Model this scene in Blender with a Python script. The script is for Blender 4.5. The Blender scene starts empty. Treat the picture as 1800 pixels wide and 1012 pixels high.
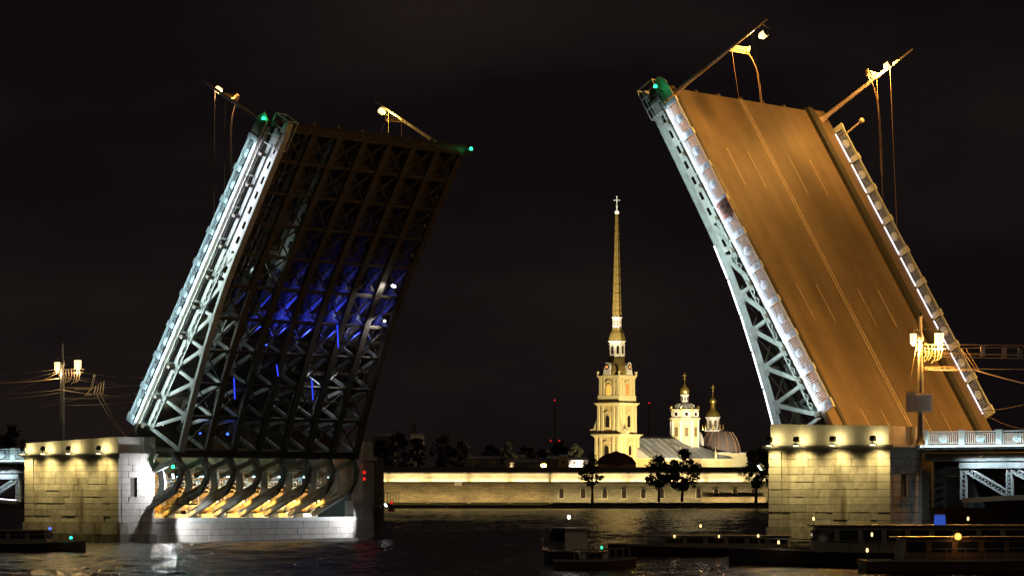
import bpy, math, random
from mathutils import Matrix, Vector
random.seed(7)
SC = bpy.context.scene
COL = SC.collection
R = math.radians
# ------------------------------------------------------------------ camera, sky, light, exposure
EYE = 4.6; FPX = 6000.0; HORIZON = 871.0
cam_data = bpy.data.cameras.new('camera')
cam = bpy.data.objects.new('camera', cam_data); COL.objects.link(cam)
cam.location = (0, 0, EYE); cam.rotation_euler = (R(90), 0, 0)
cam_data.sensor_width = 36.0; cam_data.lens = 36.0*FPX/1800.0
cam_data.shift_y = (HORIZON-506.0)/1800.0
cam_data.clip_start = 1.0; cam_data.clip_end = 9000.0
SC.camera = cam
world = bpy.data.worlds.new('World'); SC.world = world; world.use_nodes = True
wn = world.node_tree; wn.nodes.clear()
w_out = wn.nodes.new('ShaderNodeOutputWorld'); w_bg = wn.nodes.new('ShaderNodeBackground')
w_tc = wn.nodes.new('ShaderNodeTexCoord'); w_map = wn.nodes.new('ShaderNodeMapping'); w_map.inputs['Scale'].default_value = (3, 3, 9)
w_nz = wn.nodes.new('ShaderNodeTexNoise'); w_nz.inputs['Scale'].default_value = 2.2; w_nz.inputs['Detail'].default_value = 6
w_rp = wn.nodes.new('ShaderNodeValToRGB')
w_rp.color_ramp.elements[0].position = .42; w_rp.color_ramp.elements[0].color = (.0048, .0034, .0037, 1)
w_rp.color_ramp.elements[1].position = .75; w_rp.color_ramp.elements[1].color = (.0125, .0086, .0076, 1)
wn.links.new(w_tc.outputs['Generated'], w_map.inputs['Vector']); wn.links.new(w_map.outputs[0], w_nz.inputs['Vector'])
wn.links.new(w_nz.outputs['Fac'], w_rp.inputs['Fac']); wn.links.new(w_rp.outputs[0], w_bg.inputs['Color'])
w_bg.inputs['Strength'].default_value = 1.0
wn.links.new(w_bg.outputs[0], w_out.inputs[0])
sun_d = bpy.data.lights.new('city_glow_sun', 'SUN'); sun_d.energy = 0.09; sun_d.angle = R(25); sun_d.color = (1.0, .80, .52)
sun = bpy.data.objects.new('city_glow_sun', sun_d); COL.objects.link(sun); sun.rotation_euler = (R(62), 0, R(28))
SC.view_settings.view_transform = 'Standard'; SC.view_settings.look = 'None'
SC.view_settings.exposure = 0.0; SC.view_settings.gamma = 1.0
SC.cycles.use_denoising = True
SC.cycles.max_bounces = 5; SC.cycles.diffuse_bounces = 2; SC.cycles.glossy_bounces = 3
SC.cycles.sample_clamp_indirect = 3.0
SC.cycles.caustics_reflective = False; SC.cycles.caustics_refractive = False

# ------------------------------------------------------------------ frames
TH = 0.923; AL = R(59.3)
U = Vector((-math.sin(TH), math.cos(TH), 0)); W = Vector((math.cos(TH), math.sin(TH), 0)); Z = Vector((0, 0, 1))
BC = Vector((-5.526, 317.738, 0)); S0 = 40.165; ZB = 12.3
def frame(o, x, y, z):
    return Matrix(((x.x, y.x, z.x, o.x), (x.y, y.y, z.y, o.y), (x.z, y.z, z.z, o.z), (0, 0, 0, 1)))
FB = frame(BC, U, W, Z)                       # (s, w, z)
DR = U*math.cos(AL)+Z*math.sin(AL); NR = -U*math.sin(AL)+Z*math.cos(AL)
DL = -U*math.cos(AL)+Z*math.sin(AL); NL = U*math.sin(AL)+Z*math.cos(AL)
OR_ = BC-U*S0+Z*ZB; OL_ = BC+U*S0+Z*ZB
FL = frame(OL_, DL, W, NL); FR = frame(OR_, DR, W, NR)   # (a, w, n) of each leaf
I4 = Matrix.Identity(4)
def gp(px, py, D):
    return Vector(((px-900)*D/FPX, D, EYE+(HORIZON-py)*D/FPX))
def fb(s, w, z): return FB @ Vector((s, w, z))

# ------------------------------------------------------------------ materials
MATS = {}
def mat(name, col, rough=.7, metal=0., var=.25, scale=1.5, bump=.15, bscale=None, rnd=0., emit=None, estr=0., trans=0., dirt=None):
    if name in MATS: return MATS[name]
    m = bpy.data.materials.new(name); m.use_nodes = True; nt = m.node_tree; b = nt.nodes['Principled BSDF']; L = nt.links
    b.inputs['Roughness'].default_value = rough; b.inputs['Metallic'].default_value = metal
    tc = nt.nodes.new('ShaderNodeTexCoord')
    nz = nt.nodes.new('ShaderNodeTexNoise'); nz.inputs['Scale'].default_value = scale; nz.inputs['Detail'].default_value = 7; nz.inputs['Roughness'].default_value = .62
    L.new(tc.outputs['Object'], nz.inputs['Vector'])
    rp = nt.nodes.new('ShaderNodeMapRange'); rp.inputs['From Min'].default_value = .3; rp.inputs['From Max'].default_value = .7
    rp.inputs['To Min'].default_value = 1-var; rp.inputs['To Max'].default_value = 1+var*.6
    L.new(nz.outputs['Fac'], rp.inputs['Value'])
    last = rp.outputs[0]
    if rnd:
        oi = nt.nodes.new('ShaderNodeObjectInfo'); r2 = nt.nodes.new('ShaderNodeMapRange')
        r2.inputs['To Min'].default_value = 1-rnd; r2.inputs['To Max'].default_value = 1+rnd
        L.new(oi.outputs['Random'], r2.inputs['Value'])
        mu = nt.nodes.new('ShaderNodeMath'); mu.operation = 'MULTIPLY'; L.new(last, mu.inputs[0]); L.new(r2.outputs[0], mu.inputs[1]); last = mu.outputs[0]
    mx = nt.nodes.new('ShaderNodeVectorMath'); mx.operation = 'SCALE'; mx.inputs[0].default_value = col
    L.new(last, mx.inputs['Scale']); cout = mx.outputs[0]
    if dirt:
        n2 = nt.nodes.new('ShaderNodeTexNoise'); n2.inputs['Scale'].default_value = dirt[1]; n2.inputs['Detail'].default_value = 4
        mp = nt.nodes.new('ShaderNodeMapping'); mp.inputs['Scale'].default_value = dirt[2]; L.new(tc.outputs['Object'], mp.inputs['Vector']); L.new(mp.outputs[0], n2.inputs['Vector'])
        cr = nt.nodes.new('ShaderNodeMapRange'); cr.inputs['From Min'].default_value = .5; cr.inputs['From Max'].default_value = .72; L.new(n2.outputs['Fac'], cr.inputs['Value'])
        mi = nt.nodes.new('ShaderNodeMix'); mi.data_type = 'RGBA'; L.new(cr.outputs[0], mi.inputs['Factor']); L.new(cout, mi.inputs['A']); mi.inputs['B'].default_value = (*dirt[0], 1)
        cout = mi.outputs['Result']
    L.new(cout, b.inputs['Base Color'])
    if bump:
        bn = nt.nodes.new('ShaderNodeTexNoise'); bn.inputs['Scale'].default_value = bscale or scale*4; bn.inputs['Detail'].default_value = 5
        L.new(tc.outputs['Object'], bn.inputs['Vector'])
        bp = nt.nodes.new('ShaderNodeBump'); bp.inputs['Strength'].default_value = bump; bp.inputs['Distance'].default_value = .08
        L.new(bn.outputs['Fac'], bp.inputs['Height']); L.new(bp.outputs[0], b.inputs['Normal'])
    if emit: b.inputs['Emission Color'].default_value = (*emit, 1); b.inputs['Emission Strength'].default_value = estr
    MATS[name] = m; return m
def glow(name, col, s):
    if name in MATS: return MATS[name]
    m = mat(name, tuple(min(1, c) for c in col), .4, 0, .05, 3, 0, emit=col, estr=s)
    return m
GRANITE = mat('granite', (.36, .34, .31), .8, 0, .3, 2.2, .35, 9, rnd=.2, dirt=((.13, .105, .08), .8, (1, 1, .18)))
GRANITE2 = mat('granite_dressed', (.37, .35, .32), .75, 0, .2, 1.5, .15, 9, rnd=.06)
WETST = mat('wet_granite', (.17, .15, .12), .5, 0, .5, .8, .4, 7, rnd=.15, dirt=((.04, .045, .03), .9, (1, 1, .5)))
MORTAR = mat('mortar', (.10, .09, .075), .95, 0, .3, 3, .3)
STEEL = mat('painted_steel', (.30, .34, .335), .5, 0, .22, 1.2, .1, 14, rnd=.06, dirt=((.21, .22, .20), 1.1, (1, 1, 1)))
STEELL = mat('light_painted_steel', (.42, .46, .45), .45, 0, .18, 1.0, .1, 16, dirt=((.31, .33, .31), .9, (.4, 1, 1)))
STEELD = mat('underside_steel', (.060, .050, .034), .6, 0, .3, .8, .1, 12, rnd=.1)  # dark copy of the steel, with the shade of the underside in its colour
RIBS = mat('rib_steel', (.17, .19, .17), .45, .1, .35, 1.6, .35, 26, rnd=.15, dirt=((.07, .045, .025), 1.3, (1, 1, .6)))
IRON = mat('dark_iron', (.05, .055, .05), .5, .3, .2, 4, .05)
RAIL = mat('railing_paint', (.42, .50, .51), .5, 0, .2, 5, .25, 22)
ASPH = None
CONCR = mat('concrete', (.25, .23, .2), .9, 0, .25, 2, .2)
OCHRE = mat('ochre_wall', (.50, .34, .14), .8, 0, .3, .8, .15, dirt=((.16, .10, .05), .7, (1, 1, 1)))
MACH = mat('machine_paint', (.42, .33, .16), .45, .2, .35, 2, .2)
MACHG = mat('machine_grey', (.22, .27, .27), .45, .2, .3, 2, .2)
PIPE = mat('pipe_metal', (.45, .42, .35), .35, .6, .3, 4, .1)
CREAM = mat('tower_stucco_cream', (.82, .72, .42), .85, 0, .08, .3, .05)
OCHW = mat('tower_stucco_ochre', (.76, .56, .27), .85, 0, .1, .25, .05)
WHITEP = mat('white_stucco', (.80, .78, .74), .8, 0, .06, .3, .05)
GOLD = mat('gilding', (.95, .66, .18), .28, .85, .15, 1.5, .05)
GOLDD = mat('weathered_gilding', (.33, .24, .08), .5, .25, .25, 1.2, .1)  # gilding that is lit less; the dimness is put into the colour
ZINC = mat('zinc_roof', (.52, .53, .57), .5, .1, .15, .2, .1, dirt=((.22, .22, .24), .15, (1, 1, 1)))
DARKROOF = mat('dark_dome_roof', (.20, .155, .15), .6, 0, .2, .3, .1)
REDROOF = mat('brown_red_roof', (.11, .035, .02), .7, 0, .2, .3, .1)
WINDK = mat('dark_window', (.035, .025, .02), .2, 0, .2, 1, 0)
BARK = mat('bark', (.05, .035, .025), .9, 0, .3, 2, .3)
LEAF = mat('leaves', (.045, .06, .022), .7, 0, .5, .15, 0, rnd=.2)
LEAFD = mat('far_leaves', (.05, .045, .028), .8, 0, .4, .1, 0)
GRASS = mat('bank_grass', (.06, .10, .02), .9, 0, .4, .5, .3)
DARKB = mat('dark_building', (.16, .13, .11), .9, 0, .3, .2, .1)
YELB = mat('yellow_building', (.55, .36, .08), .9, 0, .2, .5, .1)
CABLE = mat('cable_rubber', (.15, .11, .07), .6, 0, .2, 3, 0)
PORC = mat('insulator_ceramic', (.55, .38, .16), .35, 0, .2, 5, 0)
SIGNP = mat('sign_panel_pale', (.75, .62, .56), .5, 0, .1, 3, .05)
SIGNB = mat('sign_back', (.40, .34, .31), .5, .2, .15, 3, .1)
HULLW = mat('boat_white_hull', (.55, .52, .48), .4, 0, .1, 2, .05)
HULLD = mat('boat_dark_hull', (.06, .045, .04), .4, 0, .2, 2, .05)
HULLB = mat('boat_brown_hull', (.16, .085, .04), .5, 0, .25, 1, .05)
GLASS = mat('boat_glass', (.02, .02, .025), .08, 0, .1, 1, 0)
TRIM = mat('boat_trim', (.30, .26, .22), .5, 0, .1, 1, 0)
L_WHITE = glow('cool_white_lamp', (.92, .95, 1.0), 6)
L_STRIP = glow('led_strip', (.90, .86, 1.0), 3.0)
L_STRIPC = glow('led_strip_cyan', (.72, .92, 1.0), 2.2)
L_WARM = glow('sodium_lamp', (1.0, .66, .27), 2.6)
L_WARMS = glow('warm_floodlight', (1.0, .84, .42), 14)
L_GREEN = glow('green_signal', (.02, 1.0, .30), 5)
L_RED = glow('red_signal', (1.0, .02, .02), .9)
L_BLUE = glow('blue_led', (.04, .10, 1.0), 4)
L_BLUED = glow('dim_blue_lamp', (.10, .20, .95), 1.4)
L_CYAN = glow('cyan_lamp', (.45, .90, 1.0), 8)
L_WALL = glow('wall_line_lamp', (1.0, .80, .42), 7)
L_WIN = glow('lit_window', (1.0, .42, .05), .55)

def brick_mat(name, c1, c2, cm, bw, bh, rough=.85):
    m = bpy.data.materials.new(name); m.use_nodes = True; nt = m.node_tree; b = nt.nodes['Principled BSDF']; L = nt.links
    tc = nt.nodes.new('ShaderNodeTexCoord'); sp = nt.nodes.new('ShaderNodeSeparateXYZ'); L.new(tc.outputs['Object'], sp.inputs[0])
    cb = nt.nodes.new('ShaderNodeCombineXYZ'); L.new(sp.outputs[0], cb.inputs[0]); L.new(sp.outputs[2], cb.inputs[1])
    br = nt.nodes.new('ShaderNodeTexBrick'); br.inputs['Color1'].default_value = (*c1, 1); br.inputs['Color2'].default_value = (*c2, 1); br.inputs['Mortar'].default_value = (*cm, 1)
    br.inputs['Scale'].default_value = 1; br.inputs['Brick Width'].default_value = bw; br.inputs['Row Height'].default_value = bh; br.inputs['Mortar Size'].default_value = .05; br.inputs['Bias'].default_value = -.2
    L.new(cb.outputs[0], br.inputs['Vector'])
    nz = nt.nodes.new('ShaderNodeTexNoise'); nz.inputs['Scale'].default_value = .12; nz.inputs['Detail'].default_value = 8; nz.inputs['Roughness'].default_value = .7
    mp = nt.nodes.new('ShaderNodeMapping'); mp.inputs['Scale'].default_value = (1, 1, 3); L.new(tc.outputs['Object'], mp.inputs['Vector']); L.new(mp.outputs[0], nz.inputs['Vector'])
    mr = nt.nodes.new('ShaderNodeMapRange'); mr.inputs['From Min'].default_value = .3; mr.inputs['From Max'].default_value = .7; mr.inputs['To Min'].default_value = .55; mr.inputs['To Max'].default_value = 1.15
    L.new(nz.outputs['Fac'], mr.inputs['Value'])
    sc = nt.nodes.new('ShaderNodeVectorMath'); sc.operation = 'SCALE'; L.new(br.outputs['Color'], sc.inputs[0]); L.new(mr.outputs[0], sc.inputs['Scale']); L.new(sc.outputs[0], b.inputs['Base Color'])
    bp = nt.nodes.new('ShaderNodeBump'); bp.inputs['Distance'].default_value = .12; bp.inputs['Strength'].default_value = .6; L.new(br.outputs['Fac'], bp.inputs['Height']); bp.invert = True
    L.new(bp.outputs[0], b.inputs['Normal']); b.inputs['Roughness'].default_value = rough; MATS[name] = m; return m
FORTB = brick_mat('fortress_granite', (.33, .26, .155), (.22, .175, .105), (.10, .08, .05), 2.3, .72)
FORTU = brick_mat('fortress_parapet', (.55, .46, .30), (.50, .42, .28), (.33, .27, .17), 4.5, 1.6)

def asphalt():
    m = bpy.data.materials.new('asphalt'); m.use_nodes = True; nt = m.node_tree; b = nt.nodes['Principled BSDF']; L = nt.links
    tc = nt.nodes.new('ShaderNodeTexCoord')
    mp = nt.nodes.new('ShaderNodeMapping'); mp.inputs['Scale'].default_value = (.03, .5, 1); L.new(tc.outputs['Object'], mp.inputs['Vector'])
    a = nt.nodes.new('ShaderNodeTexNoise'); a.inputs['Scale'].default_value = .55; a.inputs['Detail'].default_value = 7; a.inputs['Roughness'].default_value = .6; L.new(mp.outputs[0], a.inputs['Vector'])
    c = nt.nodes.new('ShaderNodeTexNoise'); c.inputs['Scale'].default_value = .16; c.inputs['Detail'].default_value = 9; c.inputs['Roughness'].default_value = .65; c.inputs['Distortion'].default_value = .8; L.new(tc.outputs['Object'], c.inputs['Vector'])
    r = nt.nodes.new('ShaderNodeMapRange'); r.inputs['From Min'].default_value = .3; r.inputs['From Max'].default_value = .7; r.inputs['To Min'].default_value = .56; r.inputs['To Max'].default_value = 1.12; L.new(a.outputs['Fac'], r.inputs['Value'])
    r2 = nt.nodes.new('ShaderNodeMapRange'); r2.inputs['From Min'].default_value = .3; r2.inputs['From Max'].default_value = .7; r2.inputs['To Min'].default_value = .72; r2.inputs['To Max'].default_value = 1.2; L.new(c.outputs['Fac'], r2.inputs['Value'])
    mu = nt.nodes.new('ShaderNodeMath'); mu.operation = 'MULTIPLY'; L.new(r.outputs[0], mu.inputs[0]); L.new(r2.outputs[0], mu.inputs[1])
    sc = nt.nodes.new('ShaderNodeVectorMath'); sc.operation = 'SCALE'; sc.inputs[0].default_value = (.135, .108, .075); L.new(mu.outputs[0], sc.inputs['Scale']); L.new(sc.outputs[0], b.inputs['Base Color'])
    f = nt.nodes.new('ShaderNodeTexNoise'); f.inputs['Scale'].default_value = 6; f.inputs['Detail'].default_value = 6; L.new(tc.outputs['Object'], f.inputs['Vector'])
    bp = nt.nodes.new('ShaderNodeBump'); bp.inputs['Strength'].default_value = .3; bp.inputs['Distance'].default_value = .03; L.new(f.outputs['Fac'], bp.inputs['Height']); L.new(bp.outputs[0], b.inputs['Normal'])
    b.inputs['Roughness'].default_value = .62; return m
ASPH = asphalt(); PAINT = mat('road_paint', (.36, .32, .25), .6, 0, .4, 1.5, .05)

def water_mat():
    m = bpy.data.materials.new('river_water'); m.use_nodes = True; nt = m.node_tree; b = nt.nodes['Principled BSDF']; L = nt.links
    b.inputs['Base Color'].default_value = (.010, .009, .010, 1); b.inputs['Roughness'].default_value = .12; b.inputs['IOR'].default_value = 1.33
    tc = nt.nodes.new('ShaderNodeTexCoord')
    def nz(sx, sy, s, d):
        mp = nt.nodes.new('ShaderNodeMapping'); mp.inputs['Scale'].default_value = (sx, sy, 1); mp.inputs['Rotation'].default_value = (0, 0, .2); L.new(tc.outputs['Object'], mp.inputs['Vector'])
        n = nt.nodes.new('ShaderNodeTexNoise'); n.inputs['Scale'].default_value = s; n.inputs['Detail'].default_value = d; n.inputs['Distortion'].default_value = .6; L.new(mp.outputs[0], n.inputs['Vector']); return n.outputs['Fac']
    a = nz(.9, .5, .9, 6); c = nz(1, .6, 3.0, 4)
    mu = nt.nodes.new('ShaderNodeMath'); mu.operation = 'MULTIPLY_ADD'; L.new(c, mu.inputs[0]); mu.inputs[1].default_value = .3; L.new(a, mu.inputs[2])
    bp = nt.nodes.new('ShaderNodeBump'); bp.inputs['Strength'].default_value = 1; bp.inputs['Distance'].default_value = .30; L.new(mu.outputs[0], bp.inputs['Height']); L.new(bp.outputs[0], b.inputs['Normal'])
    return m
WATER = water_mat()

# ------------------------------------------------------------------ mesh building
class MB:
    def __init__(s, F=I4): s.v = []; s.f = []; s.F = F
    def add(s, vs, fs):
        o = len(s.v); s.v += [Vector(v) for v in vs]; s.f += [tuple(i+o for i in f) for f in fs]; return s
    def box(s, x0, x1, y0, y1, z0, z1, tx=0, ty=0):
        if x0 > x1: x0, x1 = x1, x0
        s.add([(x0, y0, z0), (x1, y0, z0), (x1, y1, z0), (x0, y1, z0), (x0+tx, y0+ty, z1), (x1-tx, y0+ty, z1), (x1-tx, y1-ty, z1), (x0+tx, y1-ty, z1)],
              [(0, 3, 2, 1), (4, 5, 6, 7), (0, 1, 5, 4), (1, 2, 6, 5), (2, 3, 7, 6), (3, 0, 4, 7)]); return s
    def bar(s, p, q, a, b, up=(0, 0, 1)):
        p = Vector(p); q = Vector(q); d = (q-p).normalized(); up = Vector(up)
        if abs(d.dot(up)) > .97: up = Vector((0, 1, 0))
        x = d.cross(up).normalized()*(a/2); y = x.cross(d).normalized()*(b/2)
        vs = [p-x-y, p+x-y, p+x+y, p-x+y, q-x-y, q+x-y, q+x+y, q-x+y]
        s.add(vs, [(0, 3, 2, 1), (4, 5, 6, 7), (0, 1, 5, 4), (1, 2, 6, 5), (2, 3, 7, 6), (3, 0, 4, 7)]); return s
    def tube(s, pts, r, n=6, r1=None):
        pts = [Vector(p) for p in pts]; rings = []; m = len(pts)
        for i, p in enumerate(pts):
            d = (pts[min(i+1, m-1)]-pts[max(i-1, 0)]).normalized()
            up = Vector((0, 0, 1)) if abs(d.z) < .95 else Vector((0, 1, 0))
            x = d.cross(up).normalized(); y = d.cross(x)
            rr = r if r1 is None else r+(r1-r)*i/(m-1)
            rings.append([p+(x*math.cos(t)+y*math.sin(t))*rr for t in [2*math.pi*k/n for k in range(n)]])
        vs = [v for g in rings for v in g]; fs = []
        for i in range(m-1):
            for k in range(n): fs.append((i*n+k, i*n+(k+1) % n, (i+1)*n+(k+1) % n, (i+1)*n+k))
        fs.append(tuple(range(n))); fs.append(tuple((m-1)*n+k for k in range(n)))
        s.add(vs, fs); return s
    def lathe(s, prof, c=(0, 0, 0), n=16, axis='z', rot=0.):
        c = Vector(c); vs = []; fs = []
        for r, h in prof:
            for k in range(n):
                t = 2*math.pi*k/n+rot
                if axis == 'z': vs.append(c+Vector((r*math.cos(t), r*math.sin(t), h)))
                elif axis == 'y': vs.append(c+Vector((r*math.cos(t), h, r*math.sin(t))))
                else: vs.append(c+Vector((h, r*math.cos(t), r*math.sin(t))))
        m = len(prof)
        for i in range(m-1):
            for k in range(n): fs.append((i*n+k, i*n+(k+1) % n, (i+1)*n+(k+1) % n, (i+1)*n+k))
        fs.append(tuple(range(n))); fs.append(tuple((m-1)*n+k for k in range(n)))
        s.add(vs, fs); return s
    def prism(s, poly, lo, hi, axis='y'):
        n = len(poly); f = {'y': lambda a, b, t: (a, t, b), 'z': lambda a, b, t: (a, b, t), 'x': lambda a, b, t: (t, a, b)}[axis]
        s.add([f(a, b, lo) for a, b in poly]+[f(a, b, hi) for a, b in poly],
              [tuple(range(n)), tuple(range(2*n-1, n-1, -1))]+[(i, (i+1) % n, n+(i+1) % n, n+i) for i in range(n)]); return s
    def mesh(s, name, m, inv=I4, smooth=False):
        T = inv @ s.F; me = bpy.data.meshes.new(name); me.from_pydata([T @ v for v in s.v], [], s.f)
        me.materials.append(m)
        if smooth: me.polygons.foreach_set('use_smooth', [True]*len(me.polygons))
        me.update(); return me
    def build(s, name, m, parent=None, smooth=False, **props):
        inv = world_of(parent).inverted() if parent else I4
        o = bpy.data.objects.new(name, s.mesh(name, m, inv, smooth)); COL.objects.link(o)
        if parent: o.parent = parent
        WORLD[o] = world_of(parent) if parent else I4.copy()
        for k, v in props.items(): o[k] = v
        return o
WORLD = {}
def world_of(o): return WORLD[o] if o in WORLD else I4
def tag(o, label, cat, group=None):
    o['label'] = label; o['category'] = cat
    if group: o['group'] = group
    return o
def thing(name, label, cat, M, group=None):
    if isinstance(M, Vector) or isinstance(M, tuple): M = Matrix.Translation(Vector(M))
    o = bpy.data.objects.new(name, None); COL.objects.link(o); o.matrix_world = M; o.matrix_basis = M; o.empty_display_size = .5
    WORLD[o] = M.copy(); return tag(o, label, cat, group)
def inst(name, me, parent, local, **props):
    o = bpy.data.objects.new(name, me); COL.objects.link(o); o.parent = parent; o.matrix_basis = local
    WORLD[o] = world_of(parent) @ local if parent else local
    for k, v in props.items(): o[k] = v
    return o
def copy_tree(o, parent=None, M=None):
    c = o.copy(); COL.objects.link(c); c.parent = parent
    if M is not None: c.matrix_basis = M
    WORLD[c] = (world_of(parent) if parent else I4) @ c.matrix_basis
    for ch in o.children: copy_tree(ch, c)
    return c
def lamp(kind, loc, aim, power, col, parent=None, size=.3, angle=90, blend=.6, sy=None):
    d = bpy.data.lights.new('light', kind); d.energy = power; d.color = col
    if kind == 'SPOT': d.spot_size = R(angle); d.spot_blend = blend; d.shadow_soft_size = size
    elif kind == 'POINT': d.shadow_soft_size = size
    elif kind == 'AREA': d.shape = 'RECTANGLE'; d.size = size; d.size_y = sy or .15; d.spread = R(angle)
    o = bpy.data.objects.new('light', d); COL.objects.link(o)
    loc = Vector(loc)
    if aim is None: M = Matrix.Translation(loc)
    else:
        zz = (loc-Vector(aim)).normalized(); up = Vector((0, 0, 1)) if abs(zz.z) < .99 else Vector((0, 1, 0))
        xx = up.cross(zz).normalized(); yy = zz.cross(xx); M = frame(loc, xx, yy, zz)
    if parent: o.parent = parent; o.matrix_basis = world_of(parent).inverted() @ M
    else: o.matrix_basis = M
    return o
def area_along(p, q, aim, power, col, parent, sy=.15, angle=150):
    """a strip lamp whose long side runs p-q, facing aim"""
    p = Vector(p); q = Vector(q); c = (p+q)/2; xx = (q-p).normalized(); zz = (c-Vector(aim)); zz = (zz-xx*zz.dot(xx)).normalized(); yy = zz.cross(xx)
    d = bpy.data.lights.new('light', 'AREA'); d.shape = 'RECTANGLE'; d.size = (q-p).length; d.size_y = sy; d.energy = power; d.color = col; d.spread = R(angle)
    o = bpy.data.objects.new('light', d); COL.objects.link(o); M = frame(c, xx, yy, zz)
    if parent: o.parent = parent; o.matrix_basis = world_of(parent).inverted() @ M
    else: o.matrix_basis = M
    return o
def cable(name, p, q, sag, r, m, label=None, parent=None, group=None, n=14):
    p = Vector(p); q = Vector(q)
    pts = [p.lerp(q, t/n)-Vector((0, 0, sag*4*(t/n)*(1-t/n))) for t in range(n+1)]
    o = MB().tube(pts, r, 5).build(name, m, parent)
    if label: tag(o, label, 'cable', group)
    return o

# ------------------------------------------------------------------ water, banks
def structure(name, mb, m): o = mb.build(name, m, None, name == 'water'); o['kind'] = 'structure'; return o
from mathutils import noise
xs = [-900, -600, -400, -300, -220, -160, -130]+[-110+.85*i for i in range(260)]+[125, 150, 190, 260, 360, 500, 700, 900]
ys = [-60, -20, 20, 60, 90, 110, 130]+[145+.9*j for j in range(330)]+[442+2.6*j for j in range(80)]+[651+5.5*j for j in range(109)]+[1251.5]
def wave(x, y):
    if not -112 < x < 113 or y < 140: return 0.
    a = noise.noise(Vector((x*.11, y*.05, 0)))*.10+noise.noise(Vector((x*.34+5, y*.26, 3)))*.10+noise.noise(Vector((x*.8, y*.6, 7)))*.05
    k = .55+.9*noise.noise(Vector((x*.02, y*.012, 11)))
    return a*(1+k)
nx = len(xs); g = MB()
g.v = [Vector((x, y, wave(x, y))) for y in ys for x in xs]
g.f = [(j*nx+i, j*nx+i+1, (j+1)*nx+i+1, (j+1)*nx+i) for j in range(len(ys)-1) for i in range(nx-1)]
structure('water', g, WATER)
structure('ground', MB().box(-3000, 3000, 1256, 7500, -2, 1.7), mat('far_ground', (.05, .045, .035), .95, 0, .3, .02, .1))
structure('embankment', MB().box(-900, 900, 1250.5, 1255.9, -1.5, 1.25), mat('bank_granite', (.10, .08, .065), .9, 0, .3, .3, .2))
o = structure('grass_verge', MB().box(14, 122, 1256.2, 1258.9, 1.6, 2.0), GRASS)

# ------------------------------------------------------------------ railing panel (shared meshes)
PP = 3.5
def railing_meshes():
    b = MB()
    b.box(.56, PP, -.07, .07, 1.07, 1.15); b.box(.56, PP, -.04, .04, .93, .97); b.box(.56, PP, -.04, .04, .12, .16); b.box(.56, PP, -.09, .09, 0, .06)
    x = .68
    while x < PP-.05:
        if not 1.60 < x < 2.42: b.box(x-.026, x+.026, -.026, .026, .16, .93)
        x += .2
    for x in (1.72, 1.9, 2.08, 2.26): b.box(x-.03, x+.03, -.03, .03, .16, .28); b.box(x-.03, x+.03, -.03, .03, .82, .93)
    p = MB(); p.box(0, .55, -.13, .13, 0, 1.14); p.box(-.03, .58, -.16, .16, 1.14, 1.24); p.box(-.02, .57, -.15, .15, 0, .14)
    p.lathe([(.17, -.13), (.17, -.17), (.1, -.175), (.1, -.15)], (.275, 0, .55), 10, 'y'); p.lathe([(.17, .13), (.17, .17), (.1, .175), (.1, .15)], (.275, 0, .55), 10, 'y')
    m = MB(); pol = [(a*.82, q*.9) for a, q in [(-.47, -.12), (-.40, -.3), (-.2, -.3), (-.15, -.38), (.15, -.38), (.2, -.3), (.40, -.3), (.47, -.12), (.42, 0), (.47, .12), (.40, .3), (.2, .3), (.15, .38), (-.15, .38), (-.2, .3), (-.40, .3), (-.47, .12), (-.42, 0)]]
    m.prism([(2.0+x, .55+z) for x, z in pol], -.06, .06)
    for sg in (-1, 1):
        m.lathe([(.24, sg*.06), (.24, sg*.11), (.17, sg*.11), (.17, sg*.07), (.12, sg*.07), (.08, sg*.15), (.001, sg*.16)], (2.0, 0, .55), 14, 'y')
        for dx in (-.34, .34): m.lathe([(.07, sg*.06), (.07, sg*.1), (.001, sg*.11)], (2.0+dx, 0, .55), 8, 'y')
    return b.mesh('railing_panel', RAIL), p.mesh('railing_post', RAIL), m.mesh('medallion', RAIL)
ME_RP, ME_PO, ME_MD = railing_meshes()
def railing(parent, local, first_x, count, gap=PP):
    for k in range(count):
        p = inst('railing_panel', ME_RP, parent, local @ Matrix.Translation((first_x+k*gap, 0, 0)))
        inst('post', ME_PO, p, I4); inst('medallion', ME_MD, p, I4)

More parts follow.
